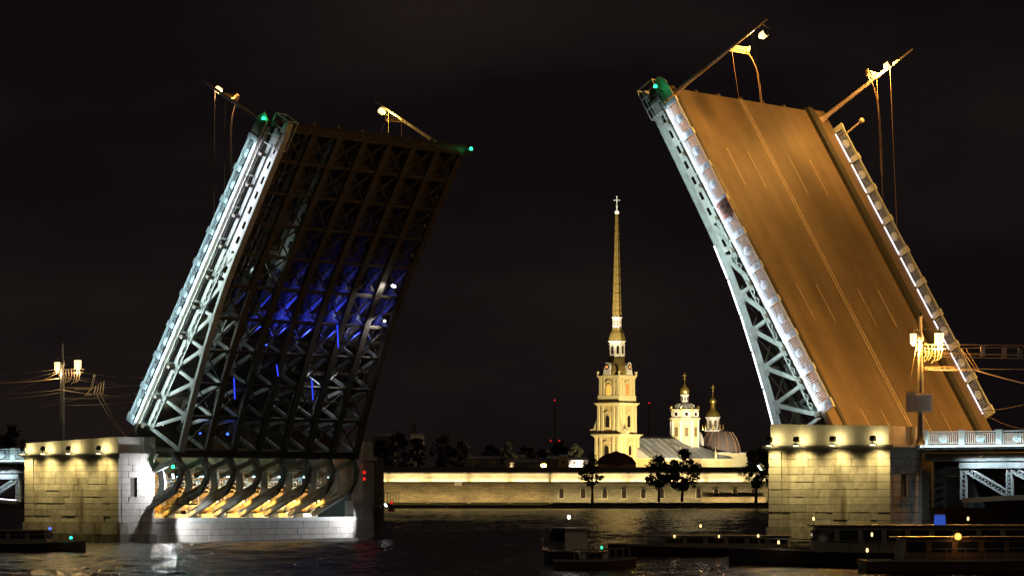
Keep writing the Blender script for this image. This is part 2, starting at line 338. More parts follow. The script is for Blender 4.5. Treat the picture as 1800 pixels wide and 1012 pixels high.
# ------------------------------------------------------------------ bascule leaves
NODES = [-0.4, 3.0, 6.4, 9.8, 13.2, 16.6, 20.0, 23.4, 26.8, 30.2, 33.4]
def leaf(side):
    left = side == 'L'; F = FL if left else FR
    if left: root = thing('bascule_leaf', 'raised left bridge leaf showing its dark ribbed underside with blue lights', 'bridge leaf', frame(OL_, DL, W, NL), 'raised leaves of the drawbridge')
    else: root = thing('bascule_leaf', 'raised right bridge leaf showing its orange lit roadway with lane lines', 'bridge leaf', frame(OR_, DR, -W, NR), 'raised leaves of the drawbridge')
    g0, g1 = (1.3, 28.6) if left else (1.3, 26.4)
    wend = 31.6 if left else 28.0
    prof = [(-1, 6.05), (3, 5.05), (6.4, 4.35), (9.8, 3.7), (13.2, 3.15), (16.6, 2.75), (20, 2.55), (26.8, 2.35), (33.4, 2.2)]
    def dep(a):
        for (a0, d0), (a1, d1) in zip(prof, prof[1:]):
            if a <= a1: return d0+(d1-d0)*(a-a0)/(a1-a0)
        return prof[-1][1]
    TN = -.80          # level of the top chord
    # deck: plate, surface
    rs = (2.4, 24.7)                      # roadway between kerbs
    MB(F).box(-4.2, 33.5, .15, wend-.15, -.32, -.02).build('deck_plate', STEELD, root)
    MB(F).box(-4.2, 33.45, rs[0], wend-3.3, -.016, .05).build('roadway', ASPH, root)
    e = wend-3.3
    MB(F).box(-4.2, 33.5, .2, 1.9, -.016, .20).build('footway', ASPH, root)
    MB(F).box(-4.2, 33.5, 1.9, 2.4, -.016, .30).build('kerb', IRON, root)
    MB(F).box(-4.2, 33.5, e+.9, wend-.2, -.016, .24).build('footway', ASPH, root)
    MB(F).box(-4.2, 33.6, e, e+.9, -.016, .42).build('kerb', IRON, root)
    mid = (rs[0]+e)/2+.05
    for dw in (-.22, .22): MB(F).box(-4, 33.45, mid+dw-.09, mid+dw+.09, .05, .056).build('lane_line', PAINT, root)
    for dw in (-7.1, -3.7, 3.3, 6.9):
        for a0 in (-2.6, 9.0, 23.4):
            MB(F).box(a0, a0+(4.0 if a0 > 0 else 2.5), mid+dw-.06, mid+dw+.06, .05, .056).build('lane_dash', PAINT, root)
    # edge fascia along both sides
    for w0, w1, sg in ((-.12, .12, 1), (wend-.12, wend+.12, -1)):
        MB(F).box(-.4, 33.3, w0, w1, -.2, -.0).build('edge_fascia', STEEL, root)
    # railings
    sgn = 1 if left else -1
    n0 = -0.45
    Lr = 9
    for ww in (0, wend):
        railing(root, Matrix.Translation((0, sgn*ww, .02)), n0, Lr)
        MB(F).box(n0+Lr*PP, n0+Lr*PP+.5, ww-.13, ww+.13, .02, 1.2).build('railing_end_post', RAIL, root)
        MB(F).box(n0-.3, n0-.02, ww-.14, ww+.14, .02, 1.22).build('railing_end_post', RAIL, root)
    # top tip beam and comb teeth
    b = MB(F).box(33.2, 33.7, .4, wend-.4, -1.2, -.3); b.build('tip_beam', STEELD, root)
    for k in range(7):
        MB(F).box(33.7, 33.95, 3+k*3.7, 3.35+k*3.7, -.5, -.2).build('tip_lug', STEELD, root)
    # girders
    gm = MB(); 
    def pt(a, n): return (a, 0, n)
    for a0, a1 in zip(NODES, NODES[1:]):
        gm.bar(pt(a0-.02, TN+.05), pt(a1+.02, TN+.05), .5, .50, (0, 0, 1))
        gm.bar(pt(a0-.02, -dep(a0)+.08), pt(a1+.02, -dep(a1)+.08), .82, .12, (0, 0, 1))
        gm.bar(pt(a0-.02, -dep(a0)+.32), pt(a1+.02, -dep(a1)+.32), .34, .38, (0, 0, 1))
    dm = []
    for i in range(6):
        a0, a1 = NODES[i], NODES[i+1]
        x = MB(); x.bar(pt(a0, TN-.2), pt(a0, -dep(a0)+.45), .30, .30, (1, 0, 0)); dm.append(x.mesh('truss_post', STEEL))
        x = MB(); x.bar(pt(a0+.15, TN-.25), pt(a1-.15, -dep(a1)+.6), .30, .34, (0, 0, 1)); dm.append(x.mesh('truss_diagonal', STEEL))
    pl = MB(); a = 17.2
    while a < 33.0:                        # slotted web plate
        a1 = a+1.63; t = TN-.3; bo = (-dep(a)+.2); m0 = (t+bo)/2
        pl.box(a, a+.42, -.05, .05, bo, t); pl.box(a+1.22, a1, -.05, .05, bo, t); pl.box(a+.42, a+1.22, -.05, .05, m0+.17, t); pl.box(a+.42, a+1.22, -.05, .05, bo, m0-.17)
        pl.box(a1-.03, a1+.03, -.075, .075, bo, t); a = a1
    # corner gussets of the near truss
    gus = MB()
    for i in range(1, 6):
        a0 = NODES[i]; gus.prism([(a0-.55, TN-.2), (a0+.75, TN-.2), (a0+.45, TN-.75), (a0-.3, TN-.75)], -.19, .19)
        d0 = dep(a0); gus.prism([(a0-.85, -d0+.45), (a0+.4, -d0+.45), (a0+.2, -d0+.9), (a0-.4, -d0+.95)], -.19, .19)
    lacing = MB(); a = 0
    while a < 19:
        lacing.bar((a, -.28, TN-.32), (a+.45, -.28, TN-.65), .05, .10, (0, 1, 0)); lacing.bar((a+.45, -.28, TN-.65), (a+.9, -.28, TN-.32), .05, .10, (0, 1, 0)); a += .9
    lacing.bar((0, -.28, TN-.68), (19, -.28, TN-.68), .06, .10)
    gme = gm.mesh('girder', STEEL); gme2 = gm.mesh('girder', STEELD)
    pme = pl.mesh('web_plate', STEELL); pme_in = pl.mesh('web_plate', STEEL); pme_dk = pl.mesh('web_plate', STEELD); gsm = gus.mesh('gusset_plates', STEEL); lme = lacing.mesh('lacing', STEEL)  # inner webs get darker copies: shade between the girders put into the colour
    dmd = []
    for q in dm:
        c = q.copy(); c.materials[0] = STEEL; dmd.append(c)
    NG = 8
    for k in range(NG):
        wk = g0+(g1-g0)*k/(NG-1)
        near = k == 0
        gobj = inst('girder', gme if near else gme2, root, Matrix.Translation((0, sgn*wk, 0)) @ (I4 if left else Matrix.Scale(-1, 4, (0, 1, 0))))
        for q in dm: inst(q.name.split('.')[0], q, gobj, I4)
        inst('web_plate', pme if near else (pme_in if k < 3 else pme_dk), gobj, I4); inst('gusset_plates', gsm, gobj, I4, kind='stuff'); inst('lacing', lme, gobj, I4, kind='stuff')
    # cross beams + X braces between the bottom chords
    for i, a0 in enumerate(NODES):
        MB(F).bar((a0, g0, -dep(a0)+.35), (a0, g1, -dep(a0)+.35), .28, .30, (0, 0, 1)).build('cross_beam', STEELD, root)
        MB(F).bar((a0, .3, TN+.05), (a0, wend-.3, TN+.05), .30, .40, (0, 0, 1)).build('floor_beam', STEELD, root)
    for i in range(len(NODES)-1):
        a0, a1 = NODES[i], NODES[i+1]
        if not left and i > 5: continue
        for k in range(NG-1):
            w0 = g0+(g1-g0)*k/(NG-1); w1 = g0+(g1-g0)*(k+1)/(NG-1)
            MB(F).bar((a0, w0, -dep(a0)+.45), (a1, w1, -dep(a1)+.45), .13, .1).build('cross_brace', STEELD, root)
            MB(F).bar((a0, w1, -dep(a0)+.33), (a1, w0, -dep(a1)+.33), .13, .1).build('cross_brace', STEELD, root)
    # side gallery: pipes and brackets between railing and girder
    b = MB(F)
    for (ww, nn, r) in ((.2, -.40, .04), (.42, -.42, .05), (.66, -.40, .035), (.9, -.44, .045)): b.tube([(-.2, ww, nn), (33, ww, nn)], r, 6)
    b.build('service_pipes', STEELL, root)
    for i in range(9):
        a0 = -.3+i*PP
        MB(F).prism([(0.1, -.35), (1.05, -.35), (1.05, -.75), (.6, -.75), (.1, -.5)], a0, a0+.10, 'x').build('gallery_bracket', STEEL, root)
    for i in range(9):
        a0 = -.3+i*PP
        MB(F).prism([(wend-.1, -.35), (g1, -.35), (g1, -.9), (wend-1.0, -.8), (wend-.1, -.55)], a0, a0+.14, 'x').build('gallery_bracket', STEELL, root)
    # tip cage
    b = MB(F)
    for ww in (.5, 1.9):
        for nn in (TN-1.5, TN+.35): b.bar((31.4, ww, nn), (34.5, ww, nn), .09, .09)
        for aa in (31.4, 32.4, 33.5, 34.5): b.bar((aa, ww, TN-1.5), (aa, ww, TN+.35), .09, .09, (0, 1, 0))
    for aa in (31.4, 34.5):
        for nn in (TN-1.5, TN+.35): b.bar((aa, .5, nn), (aa, 1.9, nn), .09, .09)
    b.box(31.5, 32.9, .7, 1.2, TN-1.0, TN-.3); b.box(33.1, 34.2, .7, 1.6, TN-1.3, TN-.9)
    b.build('tip_cage', STEELL, root)
    MB(F).prism([(31.75, -.3), (33.6, -.3), (34.1, .5), (33.4, 1.05), (31.75, 1.1)], -.05, .05).build('tip_side_plate', SIGNB, root)
    # LED strips
    strip = L_STRIPC if left else L_STRIP
    for k in range(9):
        a0 = n0+k*PP
        MB(F).box(a0+.15, a0+PP-.2, -.24, -.17, -.12, -.05).build('led_strip', strip, root)
        MB(F).box(a0+.15, a0+PP-.2, wend-.42, wend-.34, .26, .31).build('led_strip', L_STRIP, root)
        B0 = F @ Vector((a0+.1, -.55, -.10)); B1 = F @ Vector((a0+PP-.1, -.55, -.10)); aim = F @ Vector((a0+PP/2, .0, .62))
        area_along(B0, B1, aim, LP['rail'+side], (.72, .93, 1.0) if left else (.84, .86, 1.0), root, .12, 150)
        q = MB(F).bar((a0+1.7, -.60, -.20), (a0+1.7, .0, -.14), .06, .06, (0, 0, 1)); q.box(a0+.1, a0+PP-.1, -.64, -.58, -.22, -.10)
        q.build('strip_bracket', IRON, root)
        # strip lamps under the footway, on the girder
        B0 = F @ Vector((a0+.1, -.58, -.27)); B1 = F @ Vector((a0+PP-.1, -.58, -.27)); aim = F @ Vector((a0+PP/2, 1.3, -2.0))
        area_along(B0, B1, aim, LP['web'+side]*(1.0 if left else (.55 if k > 5 else .8)), (.88, .90, 1.0) if k > 5 and left else (.82, .97, .92), root, .14, 160)
    if not left:
        pts = [(a, -dep(a)-.02) for a in (1.2, 4.6, 8.0, 11.4, 14.8, 18.2)]
        for (a0, n0_), (a1, n1_) in zip(pts, pts[1:]):
            MB(F).bar((a0+.08, .72, n0_+.15), (a1-.08, .72, n1_+.15), .09, .09, (0, 1, 0)).build('led_strip', L_STRIP, root)
    return root, dep, g0, g1, wend
LP = dict(railL=66, railR=37, webL=145, webR=150)
leafL, depL, gL0, gL1, wL = leaf('L')
leafR, depR, gR0, gR1, wR = leaf('R')

# struts and tail of the left leaf (and of the right one, hidden behind its pier)
def tails(root, F0, g0, g1, sg):
    """F0 maps (s,w,z) on the left; on the right s is mirrored"""
    poly = [(36.9, 9.0), (35.9, 7.5), (36.05, 6.4), (36.9, 5.0), (41.9, 2.6)]
    for k in range(8):
        wk = g0+(g1-g0)*k/7+.55
        b = MB(FB)
        for dw in (-.2, .2):
            for (s0, z0), (s1, z1) in zip(poly, poly[1:]):
                b.bar((sg*s0, wk+dw, z0), (sg*s1, wk+dw, z1), .10, .34, (0, 0, 1) if abs(s1-s0) > abs(z1-z0) else (sg, 0, 0))
        st = b.build('tail_strut', RIBS, root)
        b = MB(FB)
        for (s0, z0), (s1, z1) in zip(poly, poly[1:]):
            d = Vector((s1-s0, z1-z0)).normalized(); nx, nz = d.y, -d.x   # towards the channel / down
            if nx > 0: nx, nz = -nx, -nz
            b.bar((sg*(s0+nx*.3), wk, z0+nz*.18), (sg*(s1+nx*.18), wk, z1+nz*.18), .5, .06, (0, 0, 1) if abs(s1-s0) > abs(z1-z0) else (sg, 0, 0))
        b.build('cover_plate', RIBS, st)
        b = MB(FB)
        for t in range(5):
            zz = 6.6-t*.42; b.bar((sg*(36.15+t*.12), wk+.45, zz), (sg*(36.15+t*.12)+sg*.0, wk+.45, zz+.22), .08, .8, (sg, 0, 0))
        b.build('batten_ladder', STEEL, st)
        if sg < 0: continue
        b = MB(FB); arc = [(sg*(42.6+math.cos(R(t))*3.3), 5.9+math.sin(R(t))*2.9) for t in range(95, 271, 22)]+[(sg*(42.6+math.cos(R(t))*2.5), 5.9+math.sin(R(t))*2.1) for t in range(270, 94, -22)]
        n = len(arc)//2
        for i in range(n-1):
            q = [arc[i], arc[i+1], arc[2*n-2-i], arc[2*n-1-i]]; b.prism(q, wk-.1+1.4, wk+.1+1.4)
        b.build('rack_sector', STEELL, root)
        b = MB(FB); b.bar((sg*36.8, wk+.9, 8.4), (sg*42.0, wk+.9, 6.6), .3, .5); b.bar((sg*37, wk+.9, 5.8), (sg*43, wk+.9, 3.2), .25, .4)
        b.bar((sg*37.2, wk+1.6, 9.0), (sg*41, wk+1.6, 9.4), .25, .45)
        b.build('tail_brace', RIBS, root)
    MB(FB).bar((sg*36.1, g0-.6, 8.75), (sg*36.1, g1+.9, 8.75), .7, .5).build('heel_beam', STEELD, root)
tails(leafL, FL, gL0, gL1, 1)
tails(leafR, FR, gR0, gR1, -1)

# ------------------------------------------------------------------ piers
def pier(sg, sA, sB, w0, label, z_in, z_out, group):
    """sA channel side, sB shore side (positive), near end at w0"""
    root = thing('bridge_pier', label, 'bridge pier', FB @ Matrix.Translation((sg*(sA+sB)/2, w0+18, 0)), group)
    def X(s): return sg*s
    wE = w0+5.1; wF = 35.7; wG = 39.5
    zc = 8.75
    core = MB(FB); core.box(X(sA+.14), X(sB-.14), w0+.14, wE-.14, -3, zc); core.box(X(sA+.14), X(sB-.14), wF+.14, wG, -3, zc)
    core.box(X(sB-1.5), X(sB-.14), wE-.2, wF+.2, -3, zc); core.box(X(sA+.2), X(sB-1), wE-.2, wF+.2, -3, 2.2)
    core.build('masonry_core', MORTAR, root)
    # stone blocks on the near end face
    rnd = random.Random(3+sg)
    rows = 10; z0 = 1.95; rh = (8.35-z0)/rows
    q = 1.25
    def block(s0, s1, wa, wb, za, zb, name='stone_block', m=GRANITE, pr=0.):
        e = .018; j = rnd.uniform(-.02, .03)+pr
        b = MB(FB)
        if wb is None:      # near end face
            b.box(X(s0+e), X(s1-e), w0-j, w0+.3, za+e, zb-e)
            return b.build(name, m, root)
        else:               # side face (s = s0 const)
            so = sA if s0 == 'ch' else sB; di = -1 if s0 == 'ch' else 1
            b.box(X(so+di*j), X(so-di*.3), wa+e, wb-e, za+e, zb-e); return b.build(name, m, root)
    for r in range(rows):
        za = z0+r*rh; zb = za+rh
        # quoins
        block(sA, sA+q, 0, None, za, zb, 'quoin_block', GRANITE2, .12); block(sB-q, sB, 0, None, za, zb, 'quoin_block', GRANITE2, .12)
        s = sA+q; off = rnd.uniform(.5, 1.4)
        first = True
        while s < sB-q-.01:
            L = off if first else rnd.uniform(1.4, 2.6); first = False
            e = min(s+L, sB-q)
            if sB-q-e < .6: e = sB-q
            block(s, e, 0, None, za, zb, pr=rnd.uniform(0, .03)); s = e
    # side faces of the near block
    for face in ('ch', 'sh'):
        so = sA if face == 'ch' else sB
        for r in range(rows):
            za = z0+r*rh; zb = za+rh
            ws = [w0+.3, w0+1.3, w0+2.9, w0+4.0, wE] if r % 2 else [w0+.3, w0+1.9, w0+3.4, wE]
            if 4 <= r <= 6: 
                block(face, None, w0+.3, w0+1.6, za, zb, m=GRANITE2); block(face, None, w0+2.5, w0+3.6, za, zb, m=GRANITE2); block(face, None, w0+3.6, wE, za, zb, m=GRANITE2)
            else:
                for a_, b_ in zip(ws, ws[1:]): block(face, None, a_, b_, za, zb, m=GRANITE2, pr=0)
        di = -1 if face == 'ch' else 1
        MB(FB).box(X(so-di*.25), X(so-di*.2), w0+1.55, w0+2.55, z0+4*rh, z0+7*rh).build('window_niche', WINDK, root)
        MB(FB).box(X(so-di*.25), X(so+di*.1), w0+1.5, w0+2.6, z0+4*rh-.15, z0+4*rh).build('window_sill', GRANITE2, root)
    # plinth
    pw = 12
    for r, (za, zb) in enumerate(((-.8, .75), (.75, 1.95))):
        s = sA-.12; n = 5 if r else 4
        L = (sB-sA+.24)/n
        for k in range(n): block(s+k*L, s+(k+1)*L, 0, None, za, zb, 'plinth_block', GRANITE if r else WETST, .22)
        for face in ('ch', 'sh'):
            so = sA if face == 'ch' else sB; di = -1 if face == 'ch' else 1
            for a_, b_ in ((w0-.2, w0+1.6), (w0+1.6, w0+3.4), (w0+3.4, wE+.1)):
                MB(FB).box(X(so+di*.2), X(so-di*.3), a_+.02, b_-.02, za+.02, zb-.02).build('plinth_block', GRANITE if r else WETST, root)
    # cornice and parapet
    def zt(s): t = (s-sA)/(sB-sA); return z_in+(z_out-z_in)*t
    prof = [(.0, 8.35), (.22, 8.45), (.22, 8.58), (.42, 8.68), (.42, 8.86), (.0, 8.86)]
    b = MB(FB)
    for (o0, h0), (o1, h1) in zip(((.10, 8.35), (.25, 8.5), (.45, 8.66)), ((.10, 8.5), (.25, 8.66), (.45, 8.86))):
        b.box(X(sA-o0), X(sB+o0), w0-o0, wE+.05, h0, h1)
    b.build('cornice', GRANITE2, root)
    n = 5; ds = (sB-sA-.3)/n
    for k in range(n):
        s0 = sA+.15+k*ds; s1 = s0+ds
        b = MB(FB); x0, x1 = X(s0+.012), X(s1-.012); za, zb = zt(s0), zt(s1)
        b.add([(x0, w0-.05, 8.86), (x1, w0-.05, 8.86), (x1, w0+.55, 8.86), (x0, w0+.55, 8.86), (x0, w0-.05, za), (x1, w0-.05, zb), (x1, w0+.55, zb), (x0, w0+.55, za)],
              [(0, 3, 2, 1), (4, 5, 6, 7), (0, 1, 5, 4), (1, 2, 6, 5), (2, 3, 7, 6), (3, 0, 4, 7)])
        b.build('parapet_slab', GRANITE2, root)
    for so, di in ((sA, 1), (sB, -1)):
        zz = zt(so)
        for a_, b_, ex in ((w0+.56, w0+3.4, .0), (w0+3.42, wE+.1, .18)):
            MB(FB).box(X(so+.15*di-di*ex), X(so+.75*di), a_, b_, 8.86, zz).build('parapet_slab', GRANITE2, root)
    MB(FB).box(X(sA+.7), X(sB-.7), w0+.5, wE, 8.86, 9.1).build('pier_deck', CONCR, root)
    # low wall across the machine pit
    if sg > 0:
        r2 = random.Random(9)
        for r, (za, zb) in enumerate(((-.8, .55), (.55, 1.2), (1.2, 1.95))):
            w = wE+.05; 
            while w < wF-.05:
                L = r2.uniform(1.7, 2.5); e = min(w+L, wF)
                if wF-e < .9: e = wF
                MB(FB).box(X(sA-r2.uniform(0, .035)), X(sA+.6), w+.02, e-.02, za+.02, zb-.02).build('stone_block', GRANITE2, root); w = e
    else: MB(FB).box(X(sA), X(sA+.6), wE, wF, -.8, 1.95).build('stone_block', GRANITE2, root)
    MB(FB).box(X(sA-.1), X(sA+.8), wE, wF, 1.95, 2.35).build('sill_beam', STEELL, root)
    # right-hand jamb with stones, end tower
    for r in range(6):
        za = -.7+r*.8; MB(FB).box(X(sA-.05), X(sA+1.2), wF-1.6, wF-.02, za+.02, za+.78).build('stone_block', GRANITE2, root)
    for r in range(11):
        za = -.7+r*.83; MB(FB).box(X(sA-.0), X(sA+1.6), wF, wF+1.9, za+.02, za+.81).build('stone_block', GRANITE2, root)
    b = MB(FB); b.box(X(sA-.35), X(sA+2), wF-.3, wF+2.1, 8.43, 8.86); b.build('cornice', GRANITE2, root)
    b = MB(FB); b.box(X(sA), X(sA+1.6), wF+.1, wF+1.9, 8.86, 10.5, .12, .1); b.build('parapet_pylon', GRANITE2, root)
    # pit back wall
    MB(FB).box(X(sB-1.62), X(sB-1.52), wE, wF, 2.2, 8.7).build('pit_back_wall', OCHRE, root)
    MB(FB).box(X(sB-6), X(sB-.4), wE, wF, 8.86, 9.2).build('pit_roof', CONCR, root)
    return root, wE, wF
pierL, wEL, wFL = pier(1, 40.4, 53.6, -2.3, 'left granite pier with open lit machine pit and yellow floodlit end', 10.5, 9.95, 'granite bascule piers')
pierR, wER, wFR = pier(-1, 38.0, 50.0, -4.7, 'right granite pier with yellow floodlit end below the orange roadway', 10.72, 10.42, 'granite bascule piers')

# floodlights on the cornices
def make_flood(F, x, w, z, label):
    M = F @ Matrix.Translation((x, w, z)); t = thing('floodlight', label, 'floodlight', M, 'floodlights on the pier cornices')
    b = MB(M); b.bar((0, 0, 0), (0, -.75, .05), .07, .07); b.bar((0, -.75, .0), (0, -.75, .55), .06, .06, (0, 1, 0)); b.build('bracket', IRON, t)
    b = MB(M); b.prism([(-.85, .35), (-.55, .25), (-.5, .62), (-.72, .72)], -.24, .24, 'x'); b.build('housing', IRON, t)
    MB(M).prism([(-.49, .28), (-.45, .60), (-.48, .61), (-.53, .29)], -.2, .2, 'x').build('lens', L_WARMS, t)
    b = MB(M); b.prism([(-.9, -.02), (-.55, -.02), (-.6, .12), (-.84, .12)], -.2, .2, 'x'); b.build('lower_housing', IRON, t)
    MB(M).box(-.17, .17, -.84, -.6, -.06, -.03).build('lower_lens', L_WARMS, t)
    lamp('SPOT', M @ Vector((0, -.40, .45)), M @ Vector((0, .35, .62)), 150, (1, .80, .32), t, .15, 165, .5)
    lamp('SPOT', M @ Vector((0, -.92, -.12)), M @ Vector((0, .25, -3.6)), 1150, (1, .76, .27), t, .15, 125, .9)
    return t
desc = ['outermost', 'second', 'third', 'innermost']
for i, s in enumerate((52.9, 50.0, 46.4, 42.2)):
    make_flood(FB, s, -2.72, 8.88, ['twin floodlight at the far left corner of the left pier', 'twin floodlight second from the left on the left pier cornice', 'twin floodlight in the middle of the left pier cornice', 'twin floodlight at the right end of the left yellow pier face'][i])
for i, s in enumerate((-38.7, -41.4, -45.0, -48.9)):
    make_flood(FB, s, -5.12, 8.88, ['twin floodlight at the far left corner of the right pier', 'twin floodlight second from the left on the right pier cornice', 'twin floodlight third from the left on the right pier cornice', 'twin floodlight at the right end of the right yellow pier face'][i])

def led_flood(p, aim, power, col, label, m=None, angle=140, size=.22, group=None, cat='floodlight'):
    p = Vector(p); aim = Vector(aim); d = (aim-p).normalized(); m = m or L_WHITE
    up = Vector((0, 0, 1)); x = up.cross(-d).normalized(); y = (-d).cross(x); M = frame(p, x, y, -d)
    t = thing('led_floodlight', label, cat, M, group)
    b = MB(M); b.box(-size, size, -size*.7, size*.7, .0, .22); b.box(-size-.06, -size-.01, -.08, .08, -.05, .3); b.box(size+.01, size+.06, -.08, .08, -.05, .3); b.box(-size-.06, size+.06, -.06, .06, .3, .36)
    b.build('housing', IRON, t)
    MB(M).box(-size*.85, size*.85, -size*.55, size*.55, -.03, -.005).build('lens', m, t)
    lamp('SPOT', p+d*.12, aim, power, col, t, .18, angle, .7)
    return t
CW = (.95, .96, 1.0)
led_flood(fb(38.4, 3.4, 6.6), fb(40.4, .0, 5.6), 2600, CW, 'glaring white floodlight on the inner corner of the left pier', angle=165, size=.4)
led_flood(fb(37.6, 4.1, 2.9), fb(40.5, 11, .3), 4200, CW, 'white floodlight at the left end of the low pit wall', angle=72)
led_flood(fb(37.4, 36.0, 3.6), fb(40.5, 29, .2), 5500, CW, 'white floodlight at the right end of the low pit wall', angle=78, size=.3)
led_flood(fb(-37.5, -5.4, 7.0), fb(-30, -12, 0), 500, CW, 'bright white floodlight on the left edge of the right pier', angle=160, size=.45)

# machine pit contents
pit_label = ['by the left jamb', 'left of the middle', 'at the middle', 'right of the middle', 'near the right jamb']
for k in range(7):
    w0 = 6.2+k*4.05
    M = FB @ Matrix.Translation((45.0, w0, 2.25))
    t = thing('hoist_machine', 'hoisting machine with gear wheel and motor, %s bay of the pit from the left' % ['first', 'second', 'third', 'fourth', 'fifth', 'sixth', 'seventh'][k], 'machine', M, 'hoisting machines in the pit')
    MB(M).box(-1.6, 1.6, -1.2, 1.2, 0, .5).build('bed', MACHG, t)
    b = MB(M); b.lathe([(1.25, -.18), (1.35, -.16), (1.35, .16), (1.25, .18)], (-.6, .2, 1.6), 22, 'y')
    for q in range(22):
        a = q*2*math.pi/22; b.box(-.6+1.38*math.cos(a)-.09, -.6+1.38*math.cos(a)+.09, .05, .35, 1.6+1.38*math.sin(a)-.09, 1.6+1.38*math.sin(a)+.09)
    b.build('gear_wheel', MACH, t)
    MB(M).lathe([(.01, -1.3), (.5, -1.3), (.55, -1.2), (.55, -.2), (.42, -.1), (.2, 0), (.2, .4)], (-1.1, .1, 1.2), 12, 'y').build('motor', MACHG if k % 2 else MACH, t)
    b = MB(M); rr = random.Random(k)
    for q in range(5):
        y = rr.uniform(-1.6, 1.6); x = rr.uniform(-1.4, .6); zt_ = rr.uniform(2.5, 5.5)
        b.tube([(x, y, .3), (x, y, zt_), (x+1.2, y+rr.uniform(-.5, .5), zt_+.1), (3, y, zt_+.1)], rr.uniform(.05, .13), 7)
    b.tube([(-1.3, -1.8, 3.6+.3*(k % 2)), (-1.3, 1.9, 3.6+.3*(k % 2))], .09, 7)
    b.build('pipes', PIPE, t, smooth=True)
    b = MB(M); b.lathe([(.35, 0), (.42, .1), (.42, 1.5), (.3, 1.75), (.05, 1.8)], (1.0, 1.2, .5), 12); b.build('tank', MACH, t, smooth=True)
    MB(M).box(.4, .8, -1.4, -.4, .5, 2.1).build('control_cabinet', STEELL if k == 4 else MACH, t)
    b = MB(M)
    for q in range(9): b.bar((-1.5, -1.9+q*.46, 3.3), (-1.5, -1.9+q*.46, 4.3), .04, .04, (0, 1, 0))
    b.bar((-1.5, -1.95, 4.3), (-1.5, 2.0, 4.3), .05, .05); b.bar((-1.5, -1.95, 3.8), (-1.5, 2.0, 3.8), .04, .04); b.box(-1.5, 1.5, -1.9, 1.9, 3.2, 3.28)
    b.build('catwalk', MACHG, t)
    if k > 0 or True:
        M2 = FB @ Matrix.Translation((41.0, w0-1.5, 4.1))
        wl = thing('work_lamp', 'amber work lamp low in the %s bay of the pit' % ['first', 'second', 'third', 'fourth', 'fifth', 'sixth', 'seventh'][k], 'lamp', M2, 'amber work lamps in the pit')
        MB(M2).lathe([(.02, .12), (.13, .05), (.15, 0)], (0, 0, 0), 10).build('shade', IRON, wl); MB(M2).lathe([(.01, -.12), (.1, -.06), (.1, -.0)], (0, 0, 0), 8).build('bulb', L_WARM, wl)
        MB(M2).tube([(0, 0, .1), (0, 0, .9), (3.0, 0, .9)], .03, 5).build('bracket', IRON, wl)
        lamp('SPOT', M2 @ Vector((-.1, 0, -.15)), M2 @ Vector((4.0, 0, -.9)), [1500, 2000, 2600, 3000, 3000, 2900, 2500][k], (1, .47, .07), wl, .15, 178)
    M3 = FB @ Matrix.Translation((41.2, w0+.6, 6.6))
    wl = thing('tube_lamp', 'cyan white tube lamp high in the %s bay of the pit' % ['first', 'second', 'third', 'fourth', 'fifth', 'sixth', 'seventh'][k], 'lamp', M3, 'cyan tube lamps in the pit')
    MB(M3).box(-.06, .06, -.45, .45, .04, .1).build('holder', IRON, wl); MB(M3).tube([(0, -.35, 0), (0, .35, 0)], .04, 6).build('tube', L_CYAN, wl)
    MB(M3).bar((0, 0, .1), (0, 0, 2.2), .04, .04, (0, 1, 0)).build('drop_rod', IRON, wl)
    lamp('SPOT', M3 @ Vector((0, 0, -.1)), M3 @ Vector((2.5, 0, -.9)), [500, 800, 800, 800, 800, 600, 500][k], (.40, .82, 1), wl, .2, 165)

# balcony at the left jamb of the pit
M = FB @ Matrix.Translation((39.6, 5.4, 3.7)); t = thing('inspection_balcony', 'small railed inspection balcony hanging at the left side of the pit', 'balcony', M)
MB(M).box(-1.6, .7, -.9, 1.1, 0, .12).build('floor_plate', IRON, t)
b = MB(M)
for x, y in [(-1.6, -.9), (-1.6, -.2), (-1.6, .45), (-1.6, 1.1), (-.8, -.9), (0, -.9), (-.8, 1.1), (0, 1.1)]: b.bar((x, y, .1), (x, y, 1.3), .05, .05, (0, 1, 0))
for zz in (.7, 1.3): b.bar((-1.6, -.9, zz), (-1.6, 1.1, zz), .05, .05); b.bar((-1.6, -.9, zz), (.6, -.9, zz), .05, .05); b.bar((-1.6, 1.1, zz), (.6, 1.1, zz), .05, .05)
b.build('guard_rail', IRON, t)
M = FB @ Matrix.Translation((39.8, 36.9, 3.4)); t = thing('side_landing', 'narrow railed landing on the far end tower of the left pier', 'balcony', M)
MB(M).box(-1.2, .4, -.2, 2.8, 0, .12).build('floor_plate', IRON, t)
b = MB(M)
for k in range(7): b.bar((-1.2, -.2+k*.5, .1), (-1.2, -.2+k*.5, 1.6), .05, .05, (0, 1, 0))
b.bar((-1.2, -.2, 1.6), (-1.2, 2.8, 1.6), .05, .05); b.build('guard_rail', IRON, t)

